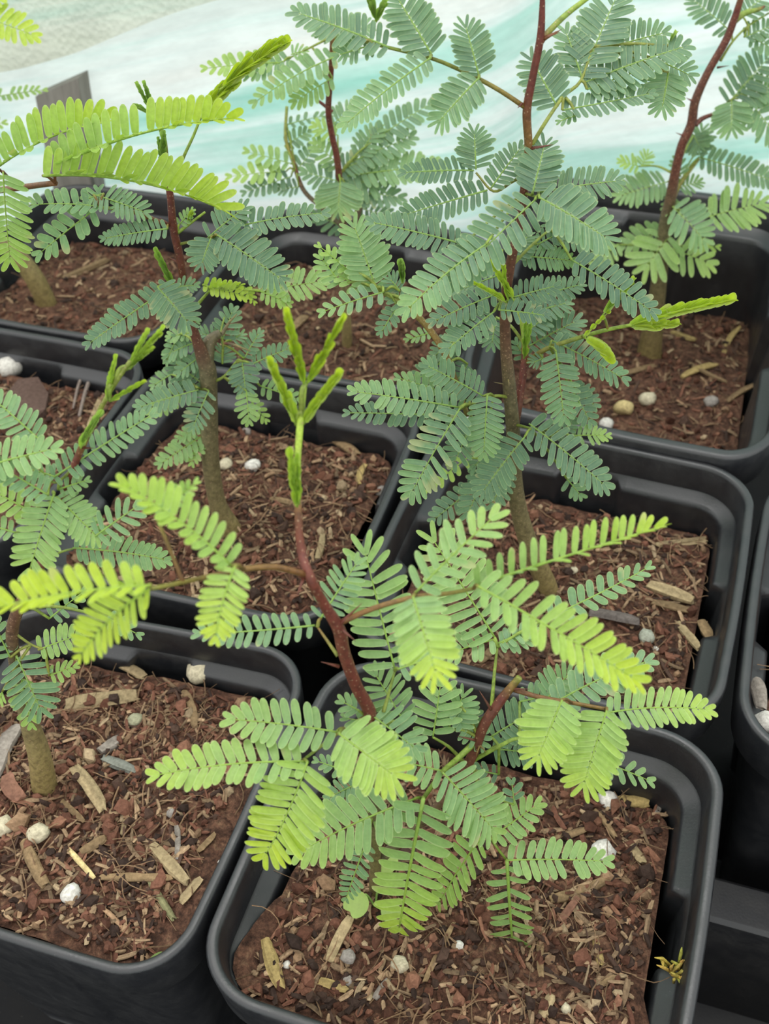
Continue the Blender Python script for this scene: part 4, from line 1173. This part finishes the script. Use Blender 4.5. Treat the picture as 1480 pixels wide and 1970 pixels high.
# --- back right pot
build_plant('F', 'F', (1250, 680), 'seedling with kinked dark red stem in the large deep pot at the upper right',
  [(1250, 676, 46, 0.02), (1262, 590, 34, 0.12), (1272, 510, 28, 0.16), (1280, 430, 24, 0.18), (1290, 385, 22, 0.3), (1300, 330, 18, 0.45), (1312, 280, 17, 0.48), (1330, 240, 18, 0.45), (1338, 195, 17, 0.42), (1362, 140, 15, 0.46), (1396, 80, 15, 0.5), (1412, 40, 14, 0.5), (1425, 0, 12, 0.6), (1440, -50, 10, 0.7)],
  branches=[[(1338, 240, 11, 0.5), (1352, 228, 9, 0.5), (1372, 220, 7, 0.5)], [(1408, 46, 12, 0.75), (1432, 26, 12, 0.85), (1460, 18, 8, 0.8), (1472, 12, 4, 0.5)], [(1280, 440, 12, 0.75), (1300, 370, 11, 0.76), (1322, 335, 9, 0.78), (1345, 305, 7, 0.8)]],
  thorns=[(1380, 130, 1404, 126, 5, 0.4), (1376, 125, 1372, 105, 4, 0.4), (1336, 196, 1320, 188, 6, 0.45), (1318, 262, 1300, 255, 5, 0.5)],
  leaves=[
   dict(p=[(1284, 350, 1182, 380, 70, 11, (0.2, 0.34)), (1305, 362, 1352, 348, 48, 6, 0.2), (1345, 302, 1500, 352, 58, 15, (0.08, 0.14)), (1335, 300, 1355, 240, 60, 8, 0.06)], k=0.25),
   dict(pet=[(1284, 400, 6), (1300, 402), (1330, 410), (1362, 418)], p=[(1295, 398, 1366, 474, 90, 9, (0.18, 0.3), dict(off=6)), (1360, 418, 1480, 388, 94, 10, (0.45, 0.5), dict(lw=0.95)), (1300, 380, 1280, 410, 40, 4, 0.3)], k=0.3),
   dict(p=[(1284, 442, 1190, 478, 62, 7, (0.36, 0.42)), (1290, 452, 1232, 528, 110, 6, (0.45, 0.5), dict(off=6)), (1292, 478, 1376, 512, 84, 6, (0.45, 0.58), dict(off=6)), (1190, 470, 1140, 510, 50, 6, 0.4), (1340, 470, 1385, 476, 34, 3, 0.55), (1270, 500, 1230, 505, 50, 4, 0.55)], k=0.3),
   dict(pet=[(1372, 220, 6), (1390, 205), (1402, 196)], p=[(1400, 200, 1496, 92, 84, 11, (0.03, 0.05), dict(lw=0.66)), (1408, 194, 1408, 262, 78, 9, (0.16, 0.24), dict(off=4)), (1430, 180, 1500, 270, 96, 10, (0.12, 0.2)), (1420, 190, 1500, 160, 70, 9, 0.1)], k=0.25),
   dict(pet=[(1386, 118, 6), (1410, 80), (1440, 50), (1480, 25)], p=[(1432, 72, 1500, 45, 50, 8, 0.06), (1405, 60, 1325, -8, 70, 11, (0.04, 0.08)), (1425, 30, 1490, -20, 70, 8, 0.06), (1440, 70, 1500, 100, 40, 6, 0.08)], k=0.25),
   dict(p=[(1230, 320, 1190, 310, 40, 5, 0.5), (1235, 320, 1250, 292, 40, 5, 0.4), (1310, 340, 1300, 300, 40, 5, 0.12), (1335, 260, 1350, 290, 56, 8, 0.06)], k=0.2, off=-8),
  ])

# --- back left pot
build_plant('H', 'H', (88, 584), 'leaning thick yellowish stem in the back left pot beside the grey post',
  [(88, 580, 40, 0.02), (66, 535, 38, 0.02), (36, 495, 34, 0.04), (0, 462, 26, 0.1), (-60, 400, 16, 0.4), (-90, 300, 12, 0.5), (-80, 200, 10, 0.6), (-60, 80, 8, 0.7)],
  leaves=[
   dict(p=[(-70, 200, 90, 172, 36, 13, (0.3, 0.55), dict(off=0)), (-70, 250, 12, 235, 40, 7, 0.5)], k=0.2),
   dict(p=[(-70, 20, 76, 72, 76, 11, (0.8, 0.9), dict(off=0)), (-60, 10, 20, -10, 50, 6, 0.8)], k=0.2),
  ])

# --- left edge pot, its stem outside the picture
build_plant('J', 'J', (-120, 840), 'large lime-green feathery leaf reaching in from the left edge, in front of the forked stem',
  [(-120, 836, 40, 0.02), (-135, 700, 30, 0.15), (-150, 560, 22, 0.4), (-160, 450, 18, 0.5), (-165, 380, 16, 0.55), (-168, 300, 10, 0.8)],
  leaves=[
   dict(pet=[(-162, 400, 15), (-60, 375), (30, 362), (106, 352)], pc0=0.6, pc=0.62, off=70, k=0.1, p=[
     (-5, 322, 212, 226, 112, 15, (0.55, 0.85), dict(fu=52, off=66, cv=0.08, lw=1.15, tw=0.85)),
     (108, 318, 460, 222, 112, 22, (0.56, 0.92), dict(fu=52, off=72, cv=0.07, lw=1.15, tw=0.7)),
     (82, 338, 440, 402, 128, 23, (0.72, 0.86), dict(fu=54, off=74, cv=0.12, lw=1.2, tw=0.95)),
     (6, 330, 20, 512, 100, 15, (0.45, 0.62), dict(off=72, tw=0.8))]),
  ])

# ------------------------------------------------------------------ small loose things on the soil
def lump(name, pot, px, py, size_px, col, label, cat, group, mat, flat=0.75, seed=0, sub=True, elong=1.0):
    p = soil_point(pot, px, py)
    s = size_px / 2 * depth(p) / FPX
    p = soil_point(pot, px, py + size_px * 0.22)
    r = np.random.default_rng(seed + int(px * 7 + py))
    V = []
    off = r.uniform(0, 50, 3)
    for v in IV2:
        k = 1 + 0.30 * noise.noise(Vector(v * 1.3 + off)) + 0.16 * noise.noise(Vector(v * 3.1 + off))
        V.append(v * k)
    V = np.array(V) * np.array([elong, 1, flat]) * s
    a = r.uniform(0, math.pi); R = np.array([[math.cos(a), -math.sin(a), 0], [math.sin(a), math.cos(a), 0], [0, 0, 1]])
    V = V @ R.T + np.array([p.x, p.y, p.z + s * flat * 0.62])
    mb = MB()
    mb.add(V, IF2, np.array([(*(np.array(col) * r.uniform(0.9, 1.08)), 1) for _ in V]))
    o = mb.build(name, mat)
    tag(o, label, cat, group)
    return o

WHITE, CREAM, GREY, YEL = (0.74, 0.72, 0.66), (0.62, 0.56, 0.40), (0.34, 0.31, 0.28), (0.62, 0.50, 0.24)
PERL = [
 ('A', 1170, 1536, 42, WHITE, 'white perlite lump touching a straw chip at the back of the nearest pot'),
 ('A', 1160, 1632, 46, WHITE, 'white perlite lump by the tip of the level leaflet row in the nearest pot'),
 ('A', 770, 1850, 34, CREAM, 'cream perlite lump near the front middle of the nearest pot'),
 ('A', 553, 1854, 17, WHITE, 'tiny round white perlite ball beside the split straw piece'),
 ('A', 671, 1836, 30, GREY, 'round greyish stone beside a pale splinter in the nearest pot'),
 ('A', 671, 1884, 22, GREY, 'small greyish stone left of the cream perlite in the nearest pot'),
 ('A', 884, 1816, 18, WHITE, 'small white perlite grain right of the cream lump in the nearest pot'),
 ('A', 1090, 1938, 20, CREAM, 'small yellowish perlite grain near the bottom of the picture'),
 ('B', 10, 1584, 44, CREAM, 'cream perlite lump at the left edge of the lower left pot'),
 ('B', 76, 1598, 42, CREAM, 'cream perlite lump beside the one at the left edge, below the thick stem base'),
 ('B', 140, 1716, 40, WHITE, 'pale perlite lump at the lower end of a thin yellow-tipped stick'),
 ('B', 386, 1286, 54, CREAM, 'large cream perlite lump by the back rim of the lower left pot'),
 ('B', 44, 1250, 52, CREAM, 'large cream perlite lump behind the bent stem in the lower left pot'),
 ('B', 262, 1383, 32, (0.36, 0.36, 0.24), 'greenish mossy perlite lump below a long pale wood chip'),
 ('B', 425, 1658, 12, WHITE, 'tiny white perlite grain by the right rim of the lower left pot'),
 ('B', 332, 1562, 20, GREY, 'grey perlite grain in the middle of the lower left pot'),
 ('C', 435, 892, 28, CREAM, 'pale perlite lump touching the forked stem in the middle pot'),
 ('C', 488, 893, 30, WHITE, 'white perlite lump right of the forked stem in the middle pot'),
 ('C', 475, 829, 18, GREY, 'grey perlite grain at the back of the middle pot'),
 ('C', 735, 944, 24, GREY, 'grey perlite grain by the right rim of the middle pot'),
 ('D', 1244, 1222, 32, (0.42, 0.44, 0.36), 'greenish grey perlite lump at the right of the tall seedling'),
 ('D', 1263, 1249, 17, WHITE, 'tiny white perlite grain below the greenish grey lump'),
 ('D', 1104, 1096, 16, CREAM, 'small tan perlite grain right of the tall seedling stem base'),
 ('F', 1200, 782, 38, YEL, 'yellowish perlite lump near the front rim of the large deep pot'),
 ('F', 1245, 766, 34, CREAM, 'cream perlite lump right of the yellowish one in the large deep pot'),
 ('F', 1166, 815, 30, WHITE, 'white perlite lump against the front rim of the large deep pot'),
 ('F', 1450, 562, 50, CREAM, 'oval pale perlite lump at the right side of the large deep pot'),
 ('F', 1368, 772, 28, GREY, 'greyish perlite lump lying among straw in the large deep pot'),
 ('J', 22, 704, 48, WHITE, 'white perlite lump under the small weed at the left edge'),
 ('J', 193, 688, 30, WHITE, 'white perlite lump at the top of the forked grey twig'),
 ('J', 196, 726, 24, CREAM, 'cream perlite lump just below the white one by the grey twig'),
 ('J', 83, 680, 20, CREAM, 'small tan perlite grain above the flat bark slab'),
 ('K', 1473, 1384, 46, WHITE, 'white perlite lump in the pot at the right edge'),
 ('H', 263, 466, 16, WHITE, 'small white perlite grain at the back of the pot beside the post'),
 ('E', 543, 482, 34, (0.55, 0.42, 0.36), 'pinkish perlite lump at the back of the pot behind the middle pot'),
]
for i, (pot, x, y, s, c, lab) in enumerate(PERL):
    st = 'stone' in lab
    lump('pebble' if st else 'perlite_lump', pot, x, y, s, c, lab, 'stone' if st else 'perlite', 'perlite lumps on the potting mix' if not st else 'small stones on the potting mix', M_PERL, seed=i)

TAN, PALE, STRAW, DARK, GREYW, RED = (0.25, 0.17, 0.09), (0.37, 0.285, 0.16), (0.43, 0.32, 0.13), (0.10, 0.07, 0.05), (0.25, 0.22, 0.19), (0.24, 0.12, 0.08)
CHIPS = [
 ('A', 510, 1808, 543, 1912, 30, STRAW, 'split upright straw piece near the left front of the nearest pot'),
 ('A', 632, 1856, 676, 1768, 26, PALE, 'pale splinter left of the drooping front leaf, beside a round grey stone'),
 ('A', 612, 1888, 672, 1910, 18, STRAW, 'short straw-coloured chip below the round grey stone'),
 ('A', 1208, 1618, 1240, 1666, 15, PALE, 'thin pale chip right of the white perlite by the leaf tip'),
 ('A', 1186, 1542, 1250, 1550, 22, STRAW, 'straw chip touching the white perlite at the back of the nearest pot'),
 ('A', 1045, 1788, 1042, 1888, 12, TAN, 'narrow upright brown splinter right of the hanging leaf row'),
 ('A', 1142, 1786, 1158, 1866, 13, STRAW, 'flat straw blade right of the narrow upright splinter'),
 ('A', 815, 1896, 876, 1774, 12, TAN, 'slender curved stick beside the cream perlite in the nearest pot'),
 ('A', 1052, 1734, 1176, 1690, 20, TAN, 'brown stick lying under the level leaflet row'),
 ('A', 1075, 1775, 1112, 1728, 14, RED, 'short reddish stick leaning on the brown stick under the leaves'),
 ('A', 1262, 1572, 1276, 1524, 13, GREYW, 'grey splinter poking up at the back right corner of the nearest pot'),
 ('A', 1142, 1556, 1186, 1616, 10, TAN, 'thin stick running down from the white perlite at the back'),
 ('A', 1060, 1618, 1130, 1598, 16, TAN, 'light brown bent chip above the level leaflet row'),
 ('A', 1040, 1960, 1062, 1915, 20, PALE, 'pale chip at the bottom edge of the nearest pot'),
 ('A', 1150, 1900, 1185, 1880, 12, TAN, 'small tan chip near the front right of the nearest pot'),
 ('A', 1300, 1702, 1330, 1664, 12, PALE, 'pale chip caught in the right rim slot of the nearest pot'),
 ('A', 605, 1655, 632, 1600, 18, RED, 'reddish bark sliver between two leaves at the left of the nearest pot'),
 ('A', 720, 1925, 750, 1885, 14, GREYW, 'greyish chip at the front of the nearest pot, left of the slender stick'),
 ('B', 142, 1476, 206, 1572, 26, PALE, 'thick pale wood chip right of the thick olive stem base'),
 ('B', 258, 1534, 236, 1612, 13, PALE, 'narrow pale chip in the middle of the lower left pot'),
 ('B', 292, 1628, 366, 1708, 26, PALE, 'long thick grey-tan chip near the right rim of the lower left pot'),
 ('B', 46, 1618, 92, 1712, 22, TAN, 'brown splinter below the two cream perlite lumps'),
 ('B', 190, 1690, 340, 1694, 16, TAN, 'long curved brown strip crossing under the thick grey-tan chip'),
 ('B', 284, 1688, 338, 1776, 12, (0.25, 0.24, 0.12), 'greenish straw bending down near the front of the lower left pot'),
 ('B', 122, 1364, 276, 1344, 32, PALE, 'longest pale wood chip, below the blurred lime leaf tip'),
 ('B', 352, 1330, 376, 1404, 14, TAN, 'slim brown stick at the back of the lower left pot'),
 ('B', 340, 1588, 341, 1662, 12, GREYW, 'grey twig standing near the right rim of the lower left pot'),
 ('B', 348, 1742, 392, 1692, 18, PALE, 'pale split chip beside the right rim of the lower left pot'),
 ('B', 120, 1542, 166, 1586, 13, TAN, 'short brown chip between the cream perlite and the thick pale chip'),
 ('B', 192, 1450, 234, 1424, 26, GREYW, 'stubby grey-green chip below the mossy perlite lump'),
 ('B', 132, 1634, 186, 1694, 12, YEL, 'thin stick with a yellow end above a pale perlite lump'),
 ('B', -10, 1500, 40, 1402, 34, GREYW, 'dark grey bark strip at the left edge behind the thick stem base'),
 ('B', -10, 1626, 56, 1594, 12, RED, 'orange-brown stick at the left edge by the cream perlite'),
 ('B', 156, 1644, 210, 1614, 20, TAN, 'short tan chip in the middle, above the long curved strip'),
 ('B', 12, 1496, 46, 1546, 30, RED, 'reddish bark piece left of the thick olive stem base'),
 ('B', 216, 1272, 284, 1310, 20, PALE, 'pale chip with a white end at the back of the lower left pot'),
 ('B', 380, 1640, 416, 1606, 13, TAN, 'tan sliver near the right rim of the lower left pot'),
 ('B', 90, 1330, 150, 1275, 14, TAN, 'tan strip behind the olive stem, under the small lime leaf'),
 ('B', 196, 1460, 268, 1490, 18, (0.20, 0.21, 0.18), 'grey-green lichen covered stick in the lower left pot'),
 ('C', 604, 822, 696, 884, 18, TAN, 'brown chip at the back right of the middle pot'),
 ('C', 722, 794, 784, 828, 20, STRAW, 'yellowish chip by the back right corner of the middle pot'),
 ('C', 690, 935, 704, 896, 12, STRAW, 'small straw chip near the right rim of the middle pot'),
 ('C', 520, 962, 590, 990, 14, TAN, 'thin brown stick behind the red stem in the middle pot'),
 ('C', 250, 1000, 300, 985, 18, RED, 'reddish bark chip at the left front of the middle pot'),
 ('C', 610, 1080, 622, 1030, 14, PALE, 'pale sliver in the right front of the middle pot'),
 ('D', 1262, 1052, 1362, 1042, 16, PALE, 'pale level stick at the right of the tall seedling, above the lime leaf row'),
 ('D', 1244, 1130, 1336, 1166, 26, PALE, 'broad pale chip at the right of the tall seedling'),
 ('D', 1252, 1160, 1330, 1182, 16, TAN, 'brown chip tucked under the broad pale chip'),
 ('D', 1302, 1200, 1346, 1256, 15, PALE, 'slanting pale stick near the right rim behind the nearest pot'),
 ('D', 1346, 1196, 1364, 1236, 20, TAN, 'short tan chip right of the slanting pale stick'),
 ('D', 1132, 1184, 1232, 1206, 28, (0.13, 0.11, 0.10), 'dark grey bark chip right of the tall seedling stem'),
 ('D', 1112, 966, 1196, 960, 22, TAN, 'tan chip against the back wall of the pot with the tallest seedling'),
 ('D', 920, 1278, 950, 1252, 14, TAN, 'brown chip at the front of the pot with the tallest seedling'),
 ('F', 1310, 728, 1382, 704, 12, STRAW, 'thin straw in the middle of the large deep pot'),
 ('F', 1392, 684, 1424, 632, 11, STRAW, 'slanting straw above the others in the large deep pot'),
 ('F', 1322, 700, 1400, 742, 11, TAN, 'brown straw crossing the thin one in the large deep pot'),
 ('F', 1398, 775, 1460, 742, 12, TAN, 'brown straw near the right front of the large deep pot'),
 ('F', 1290, 640, 1340, 660, 12, STRAW, 'short straw right of the stem base in the large deep pot'),
 ('F', 1190, 726, 1262, 708, 14, TAN, 'brown chip below the stem base in the large deep pot'),
 ('K', 1448, 1306, 1462, 1374, 26, GREYW, 'grey bark strip in the pot at the right edge'),
 ('H', 120, 540, 214, 502, 16, TAN, 'dark brown stick right of the leaning thick stem'),
 ('H', 330, 560, 372, 545, 14, TAN, 'brown chip by the right rim of the pot beside the post'),
 ('E', 560, 640, 606, 600, 18, TAN, 'blurred brown chip at the left of the pot behind the middle pot'),
 ('E', 486, 560, 560, 572, 18, TAN, 'blurred brown chip by the back of the pot behind the middle pot'),
 ('J', 170, 832, 200, 760, 14, PALE, 'pale bark strip between the flat slab and the right rim'),
 ('J', 110, 660, 160, 650, 14, TAN, 'brown chip at the back of the pot with the bark slab'),
]
for i, (pot, x0, y0, x1, y1, w, c, lab) in enumerate(CHIPS):
    a = soil_point(pot, x0, y0); b = soil_point(pot, x1, y1)
    wm = w * depth((a + b) / 2) / FPX
    r = np.random.default_rng(500 + i)
    lift = Vector((0, 0, wm * 0.32))
    mb = MB()
    add_chip(mb, a + lift, b + lift + Vector((0, 0, 0.0006)), wm, np.array(c) * 1.02, r, 0.42, 0.18)
    o = mb.build('wood_chip', M_CHIP, smooth=False)
    tag(o, lab, 'wood chip', 'wood chips on the potting mix')

def slab():
    c = [(8, 782), (40, 742), (78, 738), (98, 770), (92, 800), (60, 812), (24, 806)]
    top = [soil_point('J', x, y, 0.0032) for x, y in c]
    bot = [soil_point('J', x, y + 3, 0.0002) for x, y in c]
    n = len(c)
    V = [tuple(p) for p in top] + [tuple(p) for p in bot]
    cm = sum(top, Vector()) / n + Vector((0, 0, 0.0006))
    V.append(tuple(cm))
    F = [[i, (i + 1) % n, 2 * n] for i in range(n)] + [[i, i + n, (i + 1) % n + n, (i + 1) % n] for i in range(n)]
    o = mesh_obj('bark_slab', V, F, M_CHIP, col=np.tile((0.12, 0.075, 0.06, 1), (len(V), 1)), smooth=False)
    tag(o, 'flat dark brown bark slab on the soil of the pot at the left edge', 'bark')
slab()

def twig():
    P = [soil_point('J', 206, 688, 0.003), soil_point('J', 186, 722, 0.003), soil_point('J', 168, 760, 0.002), soil_point('J', 154, 805, 0.001)]
    Q = [soil_point('J', 190, 716, 0.003), soil_point('J', 160, 742, 0.003), soil_point('J', 142, 790, 0.001)]
    mb = MB()
    for L, w in ((P, 0.0011), (Q, 0.0008)):
        pp, _ = smooth_path([tuple(x) for x in L], [0] * len(L), 14)
        tube(mb, pp, np.linspace(w, w * 0.5, len(pp)), (0.27, 0.22, 0.19, 1), 7)
    o = mb.build('twig', M_CHIP)
    tag(o, 'forked grey twig lying near the right rim of the pot at the left edge', 'twig')
twig()

# small weeds
def leaf_blade(mb, c, n, d, L, w, col, notch=0.0):
    n = nrm(np.array(n)); d = np.array(d) - n * np.dot(n, np.array(d)); d = nrm(d); x = np.cross(d, n)
    V = [np.array(c)]; C = [(col, 0.4, 0, 1)]
    K = 22
    for j in range(K):
        a = 2 * math.pi * j / K
        rr = 1.0 - notch * math.exp(-(min(a, 2 * math.pi - a) / 0.35) ** 2)
        V.append(np.array(c) + d * (0.5 * L + 0.5 * L * math.cos(a) * rr) - d * 0.0 + x * (w / 2 * math.sin(a)) + n * (0.08 * L * math.sin(a) ** 2))
        C.append((col, 0.25, 0, 1))
    V[0] = np.array(c) + d * L * 0.45
    mb.add(V, [[0, 1 + j, 1 + (j + 1) % K] for j in range(K)], np.array(C))

def weed(label, pot, base, blades, col):
    b = soil_point(pot, *base)
    root = root_at('weed', tuple(b))
    tag(root, label, 'weed')
    for (x, y, dx, dy, Lp, wp, lift) in blades:
        p = soil_point(pot, x, y, lift)
        q = soil_point(pot, x + dx, y + dy, lift)
        d = (q - p).normalized()
        s = depth(p) / FPX
        mb = MB()
        pp, _ = smooth_path([tuple(b), tuple(b.lerp(p, 0.6) + Vector((0, 0, 0.001))), tuple(p)], [0, 0, 0], 8)
        tube(mb, pp, [0.00028] * len(pp), (0.55, 0, 0, 1), 5)
        leaf_blade(mb, p, (-FWD * 0.5 + Vector((0, 0, 0.5))).normalized(), d, Lp * s, wp * s, col, 0.35)
        mb.build('leaf', M_LEAF, root)
weed('small heart-leaved clover weed under the front drooping leaf in the nearest pot', 'A', (722, 1745), [(706, 1738, -14, 16, 52, 48, 0.005), (736, 1708, 10, -14, 46, 40, 0.008), (740, 1752, 12, 14, 46, 38, 0.004)], 0.64)
weed('small round-leaved weed by the white perlite at the left edge', 'J', (10, 690), [(4, 668, -4, -20, 44, 30, 0.006), (16, 690, 6, 6, 26, 24, 0.004)], 0.50)
weed('yellow-green weed behind the stem base in the large deep pot', 'F', (1222, 540), [(1222, 505, -10, -12, 40, 24, 0.012), (1228, 508, 16, -6, 36, 22, 0.012)], 0.58)
weed('tiny green sprout at the front rim of the lower left pot', 'B', (296, 1856), [(290, 1858, 22, -14, 34, 14, 0.002)], 0.52)

def moss():
    p = on_z(1302, 1868, -0.009)
    r = np.random.default_rng(3)
    root_p = np.array(p)
    mb = MB()
    for i in range(26):
        d = nrm(np.array([r.normal() * 0.5, r.normal() * 0.5, 1.0]))
        L = r.uniform(0.002, 0.0055)
        o = root_p + np.array([r.normal(), r.normal(), 0]) * 0.0012
        tube(mb, [o, o + d * L * 0.6, o + d * L + np.array([r.normal(), r.normal(), 0]) * 0.0006], [0.00035, 0.0004, 0.0001], (0.55 * r.uniform(0.7, 1.1), 0.44 * r.uniform(0.7, 1.1), 0.09, 1), 5)
    o = mb.build('moss_tuft', M_CHIP)
    tag(o, 'yellow-green moss tuft in the right rim slot of the nearest pot', 'moss')
moss()
